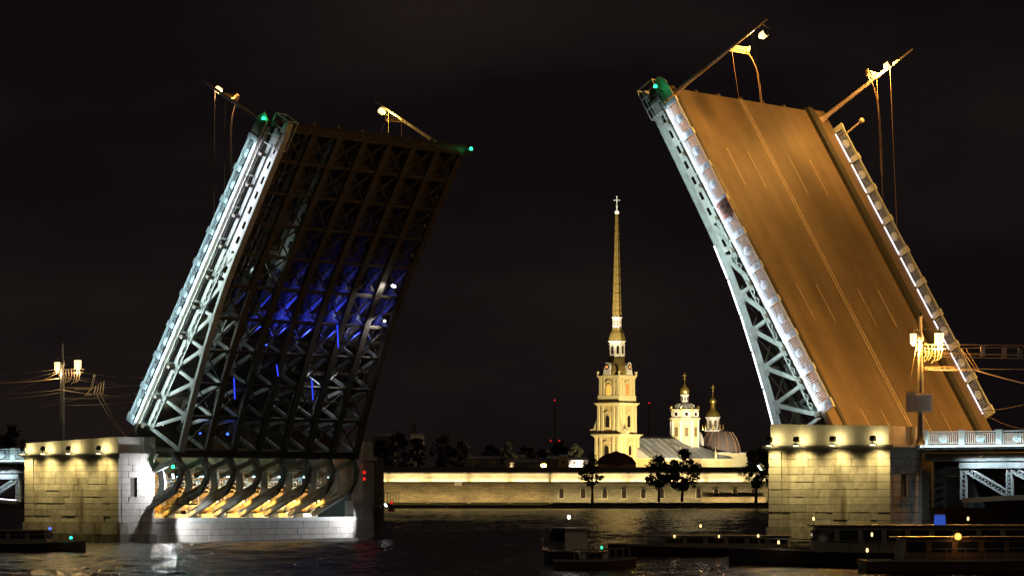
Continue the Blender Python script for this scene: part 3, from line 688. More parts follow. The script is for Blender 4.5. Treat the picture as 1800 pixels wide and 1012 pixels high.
# river signals
def signal(p, mt, col, label, power, arm=(0, 0, 0), r=.16):
    p = Vector(p); M = Matrix.Translation(p); t = thing('signal_light', label, 'signal light', M, 'river signal lights')
    MB(M).lathe([(r*.9, -.22), (r*1.2, -.2), (r*1.2, -.12), (r*.9, -.1)], (0, 0, 0), 12).build('base', IRON, t)
    MB(M).lathe([(r*.8, -.1), (r, -.05), (r, .1), (r*.6, .2), (.01, .22)], (0, 0, 0), 12).build('lens', mt, t, smooth=True)
    if Vector(arm).length > 0: MB(M).bar((0, 0, -.2), arm, .07, .07).build('arm', IRON, t)
    lamp('POINT', p+Vector((-.0, -.35, .1)), None, power, col, t, .1)
GC = (.03, 1, .3)
pL = FL @ Vector((33.9, .6, .9)); signal(gp(463, 209, pL.y-1), L_GREEN, GC, 'green light at the near tip corner of the left leaf', 14, (.8, .6, -.3))
pL2 = FL @ Vector((33.8, 29.6, -1.6)); signal(FL @ Vector((34.0, 30.1, -1.9)), L_GREEN, GC, 'green light at the far tip corner of the left leaf', 45, (-.7, .3, .2))
signal(gp(1152, 153, (FR @ Vector((33.6, 0, 0))).y-1.2), L_GREEN, GC, 'green light at the near tip corner of the right leaf', 14, (.8, .8, -.3))
signal(fb(39.0, 4.0, 7.5), L_GREEN, GC, 'green light beside the white floodlight of the left pier', 6, (0, .8, 0))
for zz, lb in ((7.1, 'upper'), (6.4, 'lower')):
    q = fb(39.6, 35.0+(.0 if zz > 7 else 0), zz); signal(q, L_RED, (1, .03, .03), '%s red light on the far end tower of the left pier' % lb, 5, (0, .5, 0), .13)

# ------------------------------------------------------------------ lamp masts on the leaves (perpendicular to the raised decks)
def leaf_mast(F, a, w, inward, label, col, power, nl=9.2, lw=1.1):
    rn = (F.to_3x3() @ Vector((0, 0, 1)))
    M = frame(F @ Vector((a, w, .2)), (F.to_3x3() @ Vector((1, 0, 0))), (F.to_3x3() @ Vector((0, 1, 0)))*(1 if F is FL else -1), rn)
    t = thing('lamp_mast', label, 'lamp mast', M, 'tilted lamp masts on the raised leaves')
    sg = inward*(1 if F is FL else -1)
    MB(M).lathe([(.30, 0), (.30, .5), (.22, .7), (.20, 3), (.17, 6), (.13, 9.4), (.10, 11.6)], (0, 0, 0), 10).build('pole', SIGNB, t, smooth=True)
    b = MB(M); b.bar((0, 0, nl+.9), (-.2, sg*lw, nl+.7), .07, .09); b.bar((-.2, sg*lw, nl+.75), (-.2, sg*lw, nl+.3), .05, .05, (0, 1, 0)); b.build('lamp_arm', IRON, t)
    b = MB(M); b.lathe([(.05, .42), (.30, .32), (.36, .22)], (-.2, sg*lw, nl-.1), 10); b.build('lamp_cap', IRON, t)
    MB(M).lathe([(.26, -.38), (.33, -.30), (.33, .20), (.28, .22)], (-.2, sg*lw, nl-.1), 10).build('lamp_glass', L_WARM, t, smooth=True)
    MB(M).lathe([(.001, -.5), (.22, -.44), (.27, -.38)], (-.2, sg*lw, nl-.1), 10).build('lamp_foot', IRON, t)
    b = MB(M)
    for q in range(4): b.bar((-.15+q*.1, 0, 7.0+.12*q), (-.4+q*.15, sg*2.5, 7.3+.1*q), .06, .06)
    b.build('cable_bracket', PORC, t)
    b = MB(M)
    for q in range(4): b.lathe([(.05, 0), (.09, .08), (.05, .16), (.09, .24), (.05, .34)], (-.4+q*.16, sg*(2.0+.15*q), 7.45), 6)
    b.build('insulators', PORC, t)
    P = M @ Vector((-.2, sg*lw, nl-.15))
    lamp('POINT', P-rn*.75+(M.to_3x3() @ Vector((0, 0, 0))), None, power, col, t, .3)
    # slack cables hanging straight down
    for q in range(2):
        b = MB(); p = M @ Vector((-.4+q*.3, sg*2.4, 7.35)); pts = [p]; 
        x = p.copy()
        for j in range(1, 10 if F is FR and w < 5 else 16): 
            f_ = 1-math.exp(-j*.45); pts.append(p+Vector(((1.1 if F is FR else -.9)*f_+.02*j, .2*f_, -j*.62)))
        b.tube(pts, .028, 5); b.build('hanging_cable', CABLE, t)
    for (nn, ln) in ((7.2, 5.0 if F is FR and w < 5 else 14), (nl-.3, 4.6 if F is FR and w < 5 else 17)):
        p = M @ Vector((.05, sg*.2, nn)); pts = [p+Vector(((.10 if F is FR else -.02)*j*.6, 0, -j*ln/12)) for j in range(13)]
        MB().tube(pts, .024, 5).build('hanging_cable', CABLE, t)
    return t
SOD = (1.0, .44, .085)
leaf_mast(FR, 32.5, 1.5, 1, 'tilted lamp mast at the near tip corner of the right leaf', SOD, 10500, 10.0, 1.7)
leaf_mast(FR, 32.5, 26.6, -1, 'tilted lamp mast at the far tip corner of the right leaf', SOD, 10500, 9.2, 1.0)
leaf_mast(FL, 32.6, 1.5, 1, 'tilted lamp mast at the near tip corner of the left leaf', (1, .5, .22), 1600, 9.1, 1.0)
leaf_mast(FL, 32.6, 29.6, -1, 'tilted lamp mast at the far tip corner of the left leaf', (1, .66, .12), 1600, 9.6, 1.0)
# short signal arm behind the right leaf railing
M = FR @ Matrix.Translation((30.4, 28.0, .8)); t = thing('mast_arm', 'short pale arm with round lamp outside the far railing of the right leaf', 'lamp arm', frame(FR @ Vector((30.4, 28, .8)), DR, -W, NR))
M = WORLD[t]; MB(M).tube([(0, 0, 0), (.2, -.3, 2.0)], .09, 8).build('arm', SIGNB, t); MB(M).lathe([(.05, -.2), (.25, -.1), (.28, .1), (.1, .25)], (.25, -.35, 2.2), 10).build('lamp_head', SIGNB, t)
# thin boom beyond the tip of left leaf
M = frame(FL @ Vector((33.0, -.2, .2)), DL, W, NL); t = thing('boom_pole', 'thin dark pole sticking out beside the left leaf railing top', 'pole', M)
MB(M).tube([(0, 0, 0), (.1, 0, 2.4)], .06, 6).build('pole', IRON, t); MB(M).lathe([(.03, 0), (.09, .1), (.03, .2)], (.2, 0, 2.2), 6).build('knob', PORC, t)

# clearance sign on the right leaf railing
SG = frame(FR @ Vector((19.9, -.30, .0)), DR, -W, NR)
t = thing('clearance_sign', 'brown bordered sign reading 6.0 on the near railing of the right leaf', 'sign', SG)
MB(SG).box(-.8, .8, .0, .06, .03, 1.3).build('sign_board', mat('sign_brown', (.22, .12, .07), .5, 0, .1, 2, 0), t)
b = MB(SG); 
for x0, x1, z0, z1 in ((-.8, .8, .03, .09), (-.8, .8, 1.24, 1.3), (-.8, -.74, .09, 1.24), (.74, .8, .09, 1.24)): b.box(x0, x1, .06, .075, z0, z1)
b.build('sign_border', mat('sign_red_dark', (.20, .02, .02), .5), t)
INK = mat('sign_ink', (.02, .015, .015), .6, 0, .1, 1, 0)
cu = bpy.data.curves.new('sign_text', 'FONT'); cu.body = '6.0'; cu.size = .72; cu.extrude = .004; cu.align_x = 'CENTER'; cu.materials.append(INK)
tmp = bpy.data.objects.new('sign_text', cu); me = bpy.data.meshes.new_from_object(tmp); bpy.data.objects.remove(tmp)
o = bpy.data.objects.new('sign_text', me); COL.objects.link(o); o.parent = t
o.matrix_basis = Matrix.Translation((0, .082, .25)) @ frame(Vector((0, 0, 0)), Vector((-1, 0, 0)), Vector((0, 0, 1)), Vector((0, 1, 0)))
WORLD[o] = SG
MB(SG).prism([(-.2, 1.16), (.2, 1.16), (0, .88)], .06, .08).build('sign_triangle', INK, t)

# blue and white lamps inside the left leaf
def inner_lamp(a, w, n, mt, col, power, label, aim=None, group='blue lamps inside the left leaf', r=.12):
    P = FL @ Vector((a, w, n)); M = frame(P, DL, W, NL); t = thing('leaf_lamp', label, 'lamp', M, group)
    MB(M).box(-.22, -.1, -r*1.3, r*1.3, -r, r).build('housing', IRON, t); MB(M).lathe([(r, -.10), (r*1.2, -.04), (r*.9, .06), (.01, .1)], (0, 0, 0), 8, 'x').build('lens', mt, t)
    if aim: lamp('SPOT', P+DL*.2, FL @ Vector(aim), power, col, t, .2, 120, .8)
    return t
BL = (.04, .06, 1.0)
lbl = ['leftmost', 'second', 'third', 'fourth', 'rightmost']
for i, w in enumerate((10.5, 14.1, 17.5, 21.5, 25.2)):
    inner_lamp(10.6, w, -2.9, L_BLUE, BL, (1500, 1100, 1900, 900, 1300)[i], '%s lamp of the blue row halfway up the left leaf underside' % lbl[i], (17.5, w+.3, -.2))
inner_lamp(1.1, 8.5, -4.6, L_BLUE, BL, 60, 'brighter blue lamp low on the left leaf underside', (8, 9, -1)); inner_lamp(1.1, 4.4, -4.6, L_BLUE, BL, 40, 'small blue lamp low beside the near girder', (8, 5, -1), r=.08)
for (a, w, w2, pw, lb) in ((18.5, 25.3, 24, 2600, 'glaring white lamp high on the far girder of the left leaf'), (14.4, 26.4, 23.5, 1700, 'small white lamp below the glaring one on the far girder')):
    inner_lamp(a, w, -3.6, L_WHITE, (.95, .93, 1), pw, lb, (a-10, w2-1.6, -2.4), 'white lamps on the left leaf', r=.22 if pw > 2000 else .10)
inner_lamp(13.0, 1.9, -1.8, L_WHITE, (.85, 1, .92), 420, 'white lamp beside the upper part of the near truss', (5, 6.5, -2.5), 'white lamps on the left leaf', .16)
inner_lamp(.4, 1.9, -1.6, L_WHITE, (.85, 1, .92), 600, 'white lamp at the foot of the near truss', (12, 6.5, -2.2), 'white lamps on the left leaf', .2)
inner_lamp(8.8, 21.9, -2.6, L_WHITE, (.9, .93, 1), 900, 'small white lamp between the sixth and seventh girders', (1, 21.0, -3.0), 'white lamps on the left leaf', .1)  # extra lamp added to whiten the trusswork near the far girders
inner_lamp(16.5, 6.4, -2.0, L_CYAN, (.85, 1, .92), 500, 'pale lamp between the first girders of the left leaf', (28, 6, -1.2), 'white lamps on the left leaf', .08)
# diagonals lit blue; the light on them is put in as their own glow
for i, (a0, w0, a1, w1) in enumerate(((7.2, 6.5, 5.0, 7.6), (7.4, 18.4, 5.2, 19.6), (13.8, 18.6, 11.4, 19.9), (8.9, 12.0, 7.8, 12.6))):
    o = MB(FL).tube([(a0, w0, -4.05), (a1, w1, -4.35)], .06, 6).build('blue_light_tube', glow('blue_tube', (.03, .06, 1), 1.6))
    tag(o, ['short blue light tube behind the second girder of the left leaf', 'blue light tube low between the fifth and sixth girders', 'blue light tube high between the fifth and sixth girders', 'faint blue light tube near the third girder of the left leaf'][i], 'light tube', 'blue light tubes')

# ------------------------------------------------------------------ fixed spans
def span(sg, s_start, w, zr, z_bot, label, length=56):
    """zr: base level of railing; z_bot: level of the bottom chord at the pier"""
    M = FB @ Matrix.Translation((sg*s_start, w, 0)); x = frame(FB @ Vector((sg*s_start, w, 0)), -U if sg < 0 else U, (W if sg < 0 else -W), Z)
    root = thing('bridge_span', label, 'bridge span', x, 'fixed spans beside the piers')
    F = x; ys = 1 if sg < 0 else -1
    def Y(v): return ys*v
    def bx(b, x0, x1, y0, y1, z0, z1):
        y0, y1 = Y(y0), Y(y1)
        if y0 > y1: y0, y1 = y1, y0
        return b.box(x0, x1, y0, y1, z0, z1)
    bx(MB(F), 0, length, 1.9, 26, zr-.16, zr+.02).build('roadway', ASPH, root)
    bx(MB(F), 0, length, -.25, 1.9, zr-.18, zr).build('footway_slab', STEEL, root)
    bx(MB(F), 0, length, -.12, .12, zr-.62, zr-.18).build('fascia', IRON, root)
    n = int(length/PP)
    railing(root, Matrix.Translation((0, 0, zr+.01)), .0, n)
    bx(MB(F), 0, length, .25, .8, zr-1.35, zr-.66).build('stringer', STEEL, root)
    zt = zr-1.75; 
    P = 4.35; x0 = 3.6
    xs = [x0+k*P for k in range(int((length-x0)/P)+1)]
    def zb(xx): return z_bot+.012*xx*(30.6-xx)*.25 if xx < 15.3 else z_bot+.7
    for wv in (.6, 5.0, 9.4):
        gd = bx(MB(F), x0-.3, length, wv-.28, wv+.28, zt-.2, zt+.28).build('top_chord', STEEL, root)
        for a, b_ in zip(xs, xs[1:]):
            MB(F).bar((a, Y(wv), zb(a)), (b_, Y(wv), zb(b_)), .6, .42).build('bottom_chord', STEELD, root)
        for i, a in enumerate(xs):
            def lat(p, q):
                m_ = MB(F); p = Vector(p); q = Vector(q); d = (q-p).normalized(); sd = Vector((d.z, 0, -d.x))
                for sx in (-.24, .24): m_.bar(p+sd*sx, q+sd*sx, .30, .10, tuple(sd))
                L = (q-p).length; k = int(L/.34)
                for j in range(k):
                    u0 = p+d*(L*j/k); u1 = p+d*(L*(j+1)/k); m_.bar(u0+sd*.22, u1-sd*.22, .22, .05, tuple(sd)); m_.bar(u0-sd*.22, u1+sd*.22, .2, .05, tuple(sd))
                return m_
            lat((a, Y(wv), zb(a)+.1), (a, Y(wv), zt-.15)).build('lattice_post', STEELL, root)
            if i < len(xs)-1: lat((a+.3, Y(wv), zt-.3), (xs[i+1]-.25, Y(wv), zb(xs[i+1])+.35)).build('lattice_diagonal', STEELL, root)
    MB(F).box(0, length, min(Y(.6), Y(10)), max(Y(.6), Y(10)), zr-.9, zr-.75).build('soffit', STEELD, root)
    for i, a in enumerate(xs[:6]):
        A0 = F @ Vector((a+.2, Y(-.55), zr-1.1)); A1 = F @ Vector((a+P-.4, Y(-.55), zr-1.1)); aim = F @ Vector((a+P/2, Y(.7), zr-3.6))
        area_along(A0, A1, aim, 110, (.76, .90, 1.0), root, .12, 150)
        q = MB(F); q.bar((a+P/2, Y(-.57), zr-1.02), (a+P/2, Y(.3), zr-.72), .08, .08); bx(q, a+.2, a+P-.2, -.62, -.54, zr-1.1, zr-1.0); q.build('strip_bracket', STEELL, root)
    for k in range(min(n, 8)):
        a0 = k*PP; A0 = F @ Vector((a0+.1, Y(-.62), zr-.2)); A1 = F @ Vector((a0+PP-.1, Y(-.62), zr-.2)); aim = F @ Vector((a0+PP/2, 0, zr+.6))
        area_along(A0, A1, aim, 48, (.72, .93, 1.0), root, .12, 150)
        q = MB(F); bx(q, a0+.1, a0+PP-.1, -.70, -.64, zr-.3, zr-.2); q.bar((a0+1.7, Y(-.66), zr-.3), (a0+1.7, Y(-.1), zr-.3), .07, .07); q.build('strip_housing', IRON, root)
    for a, b_ in zip(xs[:6], xs[1:7]):
        if sg > 0: MB(F).bar((a, Y(.2), zb(a)+.27), (b_-.12, Y(.2), zb(b_)+.27), .07, .08).build('led_strip', L_STRIP, root)
    return root
spanR = span(-1, 50.3, 0, 8.85, 3.9, 'fixed bridge span with white lit railing right of the right pier')
spanL = span(1, 53.9, 0, 8.30, 3.6, 'fixed bridge span with white lit railing left of the left pier')
# service chamber beside the right pier
M = FB @ Matrix.Translation((-52.3, 1.8, 0)); t = thing('service_chamber', 'dark steel service chamber with door beside the right pier', 'chamber', M)
MB(M).box(-1.9, 2.2, .0, 3, 3.6, 8.0).build('chamber_wall', mat('chamber_paint', (.10, .12, .11), .6), t)
MB(M).box(-1.0, .6, -.09, .0, 3.7, 6.2).build('door', IRON, t)
b = MB(M); b.box(-1.08, -1.02, -.11, .0, 3.7, 6.25); b.box(-1.02, .66, -.11, .0, 6.22, 6.28); b.build('door_frame', PORC, t)
for k in range(6): MB(M).box(.9, 1.5, -.3, -.05, 3.9+k*.6, 3.95+k*.6).build('rung', IRON, t)

# ------------------------------------------------------------------ lamp posts standing on the piers, wires
def city_post(p, top, label, lan, col, power):
    M = Matrix.Translation(p); t = thing('lamp_post', label, 'lamp post', M, 'tall lamp posts on the piers')
    h = top
    MB(M).lathe([(.42, 0), (.42, .35), (.34, .5), (.28, .8), (.26, 2), (.23, h*.55), (.24, h*.56), (.18, h*.78), (.26, h*.79), (.26, h*.82), (.15, h*.84), (.13, h*.96), (.18, h*.965), (.10, h)], (0, 0, 0), 12).build('pole', mat('post_paint', (.10, .10, .095), .5, .1), t, smooth=True)
    for (dx, dy, zz, r) in lan:
        b = MB(M); b.bar((0, 0, zz+.75), (dx, dy, zz+.75), .07, .07); b.bar((dx, dy, zz+.75), (dx, dy, zz+.5), .06, .06, (0, 1, 0)); b.build('lantern_arm', IRON, t)
        MB(M).lathe([(r*1.15, .42), (r*.5, .55), (.06, .62), (.09, .75), (.01, .95)], (dx, dy, zz), 8).build('lantern_cap', IRON, t)
        MB(M).lathe([(r*.8, -.42), (r, -.36), (r*1.08, .42)], (dx, dy, zz), 8).build('lantern_glass', L_WARM, t)
        MB(M).lathe([(.05, -.6), (r*.6, -.5), (r*.85, -.42)], (dx, dy, zz), 8).build('lantern_base', IRON, t)
        lamp('POINT', M @ Vector((dx, dy-.1, zz-.85)), None, power, col, t, .25)
    # insulator loops
    sx = 1
    b = MB(M)
    for q in range(6):
        x0 = .35+q*.28; zt = h*.74+.12*(q % 3)
        pts = [(x0, -.1, zt), (x0+.05, -.1, zt-.6), (x0-.05, -.1, zt-1.1), (x0-.28, -.1, zt-1.35)]
        b.tube(pts, .035, 5)
    b.build('cable_loops', CABLE, t)
    b = MB(M)
    for zz, ln in ((h*.755, 2.3), (h*.725, 2.1), (h*.59, 3.4)): b.bar((-.2, 0, zz), (ln, -.1, zz+.02), .06, .08)
    b.build('cross_arm', CABLE, t)
    return t
pR = fb(-50.6, -.9, 8.86); pR.z = 8.86
lpR = city_post(pR, 11.1, 'tall dark lamp post with two glowing lanterns beside the right pier', ((-.62, -.2, 8.9, .26), (1.55, -.2, 8.95, .36)), SOD, 7500)
pLp = fb(50.9, .3, 8.9)
lpL = city_post(pLp, 11.4, 'tall dark lamp post with two lanterns behind the left pier', ((-.5, -.2, 8.9, .26), (1.6, -.2, 9.1, .34)), (1, .66, .3), 420)
city_post(fb(-55.5, 25.2, 8.9), 11.1, 'tall lamp post on the far kerb of the right approach, outside the picture', ((-.62, -.2, 8.9, .26), (1.55, -.2, 8.95, .36)), SOD, 12000)  # unseen post, added to brighten the foot of the right roadway
# small traffic sign backs on the right post
M = Matrix.Translation(pR+Vector((0, -.35, 3.6)))
t = thing('sign_panels', 'pair of pale sign backs clamped to the right lamp post', 'sign', M)
MB(M).box(-1.25, -.45, -.05, .0, -.85, .9).build('panel', SIGNP, t); MB(M).box(-.65, .95, .05, .10, -.85, .75).build('panel', SIGNP, t)
b = MB(M); b.bar((-1.2, .03, .6), (.9, .03, .6), .05, .06); b.bar((-1.2, .03, -.6), (.9, .03, -.6), .05, .06); b.build('clamp', STEELL, t)
b = MB(M)
for x0, x1, z0, z1 in ((-1.25, -.45, .84, .9), (-1.25, -.45, -.85, -.79), (-1.25, -1.19, -.79, .84), (-.51, -.45, -.79, .84)): b.box(x0, x1, -.075, -.055, z0, z1)
b.build('rim', STEELL, t)
WG = 'overhead wires right of the right post'
def wr(px0, py0, px1, py1, sag, lab, D0, D1, grp, r=.03, m=CABLE): return cable('overhead_wire', gp(px0, py0, D0), gp(px1, py1, D1), sag, r, m, lab, None, grp)
Dp = pR.y
for i, (y0, y1, sg) in enumerate(((604, 606, .05), (612, 609, .05), (617, 622, .1), (621, 622, .1), (625, 628, .1), (647, 648, .05))):
    wr(1622, y0, 1990, y1+(y1-y0)*1.0, sg, 'overhead wire %s on the right lamp post' % ['topmost', 'second from the top', 'third from the top', 'fourth from the top', 'fifth from the top', 'lowest level'][i], Dp, Dp-14, WG)
wr(1622, 650, 1716, 651, .02, 'thick warm lit strut wire level with the lowest arm of the right post', Dp, Dp-2, WG, .05, CABLE)
wr(1716, 651, 1990, 700, .4, 'wire sloping down to the right edge from the right post', Dp-2, Dp-14, WG, .05)
wr(1690, 612, 1716, 650, .0, 'steep stay wire joining the right strut', Dp-1, Dp-2, WG, .035)
wr(1698, 612, 1722, 652, .0, 'second steep stay wire joining the right strut', Dp-1, Dp-2, WG, .035)
wr(1724, 722, 1990, 610, 1.2, 'slack wire from the foot of the right leaf railing curving up to the right', Dp+14, Dp-8, WG)
wr(1724, 722, 1990, 640, 3.2, 'lower slack wire from the foot of the right leaf railing', Dp+14, Dp-8, WG)
wr(1612, 602, 1596, 690, .0, 'thin tie wire hanging in front of the roadway left of the right post', Dp, Dp, WG, .015)
for i, (x, y) in enumerate(((1727, 617), (1765, 620), (1793, 621))):
    P = gp(x, y, Dp-2-3*i); M = Matrix.Translation(P); t = thing('wire_plate', '%s pale plate hung on the right overhead wires' % ['left', 'middle', 'right'][i], 'wire plate', M, 'plates on the right wires')
    MB(M).box(-.16, .20, -.04, .04, -.42, .42).build('plate', SIGNB, t); MB(M).box(-.1, .14, -.06, .06, .42, .52).build('clip', IRON, t)
Dq = pLp.y
WG2 = 'overhead wires around the left post'
for i, (x0, y0, x1, y1, sg) in enumerate(((-60, 660, 104, 648, .2), (-60, 680, 104, 652, .3), (-60, 702, 104, 654, .5), (-60, 672, 104, 665, .2), (-60, 690, 104, 685, .2), (-60, 702, 104, 690, .2), (-60, 730, 160, 694, .4),
                                        (104, 648, 260, 664, .2), (104, 655, 200, 672, .1), (104, 660, 240, 678, .2), (104, 684, 190, 694, .1), (130, 684, 245, 675, .1), (150, 694, 250, 690, .2), (110, 712, 235, 706, .1), (104, 700, 230, 696, .1))):
    wr(x0, y0, x1, y1, sg, 'thin overhead wire number %d counted from the top around the left post' % (i+1) if False else ['top wire left of the left post', 'second wire left of the left post', 'third wire left of the left post', 'warm lit wire meeting the left post under its loops', 'wire left of the post at mid height', 'lower wire left of the left post', 'long lowest wire passing behind the left post', 'top wire right of the left post', 'second wire right of the left post', 'third wire right of the left post', 'wire from the left post to the hanging insulator cluster', 'wire from the insulator cluster towards the left leaf', 'lower wire from the insulator cluster towards the left leaf', 'lowest faint wire towards the left leaf', 'faint wire above the lowest one towards the left leaf'][i], Dq, Dq-(3 if x1 > 104 else 0), WG2, .022 if i not in (3, 10) else .04, CABLE if i not in (3,) else PORC)
P = gp(170, 693, Dq-2); M = Matrix.Translation(P); t = thing('insulator_cluster', 'cluster of warm lit insulators hanging between left post and left leaf', 'insulators', M)
b = MB(M); b.bar((-1.2, 0, 0), (.6, 0, .1), .1, .1)
for q in range(4): b.tube([(-.3+.3*q, 0, 0), (-.1+.28*q, 0, .7+.15*q)], .05, 5); b.lathe([(.04, 0), (.1, .07), (.04, .14)], (-.1+.28*q, 0, .75+.15*q), 6)
b.tube([(-1.1, 0, 0), (-.6, 0, .6), (-.3, 0, 2.0)], .035, 5); b.tube([(-1.0, 0, 0), (-.45, 0, .6), (-.15, 0, 2.0)], .035, 5)
b.build('insulator_arm', PORC, t)
cable('stay_cable', P, gp(226, 770, Dq-4), .5, .035, PORC, 'stay cable from the insulator cluster down to the left pier', None, 'stay cables at the left pier')
cable('stay_cable', P+Vector((.4, 0, 0)), gp(222, 768, Dq-4), .2, .03, PORC, 'second stay cable down to the left pier parapet', None, 'stay cables at the left pier')

# ------------------------------------------------------------------ far bank: fortress wall
DW = 1258.0
def wx(px, D=DW): return (px-900)*D/FPX
def wz(py, D=DW): return EYE+(HORIZON-py)*D/FPX
def fortress(x0, x1, y0, label, batter, windows, group='sections of the fortress wall'):
    M = Matrix.Translation((x0, y0, 1.7)); t = thing('fortress_wall', label, 'fortress wall', M, group)
    zt = 9.2; zL = 9.7; zP = 12.75
    b = MB(); b.add([(x0, y0, 1.2), (x1+batter, y0, 1.2), (x1+batter, y0+14, 1.2), (x0, y0+14, 1.2), (x0, y0+.8, zt), (x1, y0+.8, zt), (x1, y0+14, zt), (x0, y0+14, zt)],
                    [(0, 3, 2, 1), (4, 5, 6, 7), (0, 1, 5, 4), (1, 2, 6, 5), (2, 3, 7, 6), (3, 0, 4, 7)])
    b.build('lower_wall', FORTB, t)
    MB().box(x0, x1+.4, y0+.2, y0+14, zt, zL).build('string_course', MATS['bank_granite'], t)  # dark tone puts the shadow of the ledge into its colour
    MB().box(x0, x1, y0+1.4, y0+14, zL, zP).build('parapet_wall', FORTU, t)
    MB().add([(x0, y0+.6, zP), (x1+.5, y0+.6, zP), (x1+.5, y0+15, zP+2.0), (x0, y0+15, zP+2.0), (x0, y0+.6, zP+.5), (x1+.5, y0+.6, zP+.5), (x1+.5, y0+15, zP+2.6), (x0, y0+15, zP+2.6)],
             [(0, 3, 2, 1), (4, 5, 6, 7), (0, 1, 5, 4), (1, 2, 6, 5), (2, 3, 7, 6), (3, 0, 4, 7)]).build('roof', MATS['dark_building'], t)
    for px in windows:
        x = wx(px, y0); z0 = wz(875, y0); z1 = wz(862, y0)
        w_ = .85; arch = [(x-w_, z0), (x+w_, z0), (x+w_, z1)]+[(x+w_*math.cos(R(a)), z1+w_*math.sin(R(a))) for a in (30, 60, 90, 120, 150)]+[(x-w_, z1)]
        yy = y0+.35
        f = MB().prism([(x+(a-x)*1.28, z1+(c-z1)*1.09) for a, c in arch], yy-.2, yy+.1).build('window_surround', FORTU, t)
        MB().prism(arch, yy-.22, yy-.12).build('window_opening', WINDK, f)
        MB().box(x-1.1, x+1.1, yy-.55, yy, z0-.25, z0-.02).build('sill', FORTU, f)
    # lamps: line along the ledge and ground floods
    L = x1-x0; n = max(1, int(L/14))
    for k in range(n):
        xa = x0+L*k/n+.6; xb = x0+L*(k+1)/n-.6
        MB().box(xa, xb, y0+.35, y0+.5, zL, zL+.12).build('line_lamp_housing', IRON, t)
        area_along((xa, y0+.72, zL+.10), (xb, y0+.72, zL+.10), ((xa+xb)/2, y0+1.6, 11.6), 600, (1, .83, .45), t, .3, 160)
        o = area_along((xa, y0+.05, zP+.0), (xb, y0+.05, zP+.0), ((xa+xb)/2, y0+1.4, 12.0), 210, (1, .83, .45), t, .2, 160)
        area_along((xa, y0-3.4, 2.1), (xb, y0-3.4, 2.1), ((xa+xb)/2, y0+.6, 6.2), 700 if batter else 640, (1, .76, .34) if batter else (.98, .84, .46), t, .3, 150)
        MB().box(xa, xb, y0-3.75, y0-3.6, 1.72, 2.15).build('ground_lamp_housing', IRON, t)
    return t
fortress(-165, wx(967, 1255.5), 1257.5, 'brown stone fortress wall left of the corner, with lit parapet', 1.2, [])
fortress(wx(967.5), 230, 1259.4, 'fortress wall right of the corner with arched windows behind the trees', 0, [987, 1025, 1063, 1097, 1131, 1163, 1228, 1259, 1292, 1325, 1360, 1395])
MB_ = MB().box(wx(799), wx(812), 1256.9, 1257.7, wz(853), wz(846)); tag(MB_.build('wall_box', WHITEP), 'small pale box bracketed on the left fortress wall', 'box')
o = MB().box(wx(1233), wx(1345), 1258.2, 1258.4, 1.6, wz(872.5)); tag(o.build('timber_fence', mat('fence_wood', (.22, .15, .07), .8, 0, .3, 1, .1)), 'low pale timber fence at the foot of the wall near the right pier', 'fence')
# mole / quay beacons
for i, (px, lb) in enumerate(((688, 'dark river buoy with red light in front of the left wall'), (783, 'small dark bollard without light on the far quay'))):
    D = 1040 if i == 0 else 1249; M = Matrix.Translation((wx(px, D), D, 0)); t = thing('river_buoy' if i == 0 else 'bollard', lb, 'buoy' if i == 0 else 'bollard', M)
    MB(M).lathe([(1.1, -.3), (1.1, .5), (.4, .9), (.3, 2.0), (.1, 2.2)], (0, 0, 0), 10).build('body', IRON, t)
    if i == 0: MB(M).lathe([(.3, 2.2), (.45, 2.5), (.3, 2.9), (.05, 3.0)], (0, 0, 0), 8).build('red_lamp', L_RED, t)

# ------------------------------------------------------------------ cathedral
PH = R(40); E1 = Vector((math.cos(PH), -math.sin(PH), 0)); E2 = Vector((math.sin(PH), math.cos(PH), 0))
DC = 1385.0; CC = Vector(((1084.4-900)*DC/FPX, DC, 4.0)); FC = frame(CC, E1, E2, Z)
def cz(py, D=DC): return EYE+(HORIZON-py)*D/FPX-4.0
cath = thing('cathedral', 'yellow baroque cathedral with tall gilded spire and grey nave roof', 'cathedral', FC)
def sq(b, h, z0, z1, cx=0, cy=0): return b.box(cx-h, cx+h, cy-h, cy+h, z0, z1)
def arch_win(parent, F, face, c, half, z0, z1, m=WINDK, off=.0, surround=CREAM):
    """window on a square stage: face 0 = -y side, 1 = +x side; c centre offset along, half = stage half width"""
    w_ = c[1]; x = c[0]; pol = [(x-w_, z0), (x+w_, z0), (x+w_, z1-w_)]+[(x+w_*math.cos(R(a)), z1-w_+w_*math.sin(R(a))) for a in (30, 60, 90, 120, 150)]+[(x-w_, z1-w_)]
    big = [(x+(a-x)*1.45, (z0+z1)/2+(q-(z0+z1)/2)*1.14) for a, q in pol]
    def pr(b, pl, d0, d1):
        if face == 0: b.prism(pl, -half-d1, -half-d0, 'y')
        else: b.prism([(a, q) for a, q in pl], half+d0, half+d1, 'x')
        return b
    f = pr(MB(F), big, -.05, .22).build('window_frame', surround, parent)
    pr(MB(F), pol, .0, .27).build('window_pane', m, f); return f
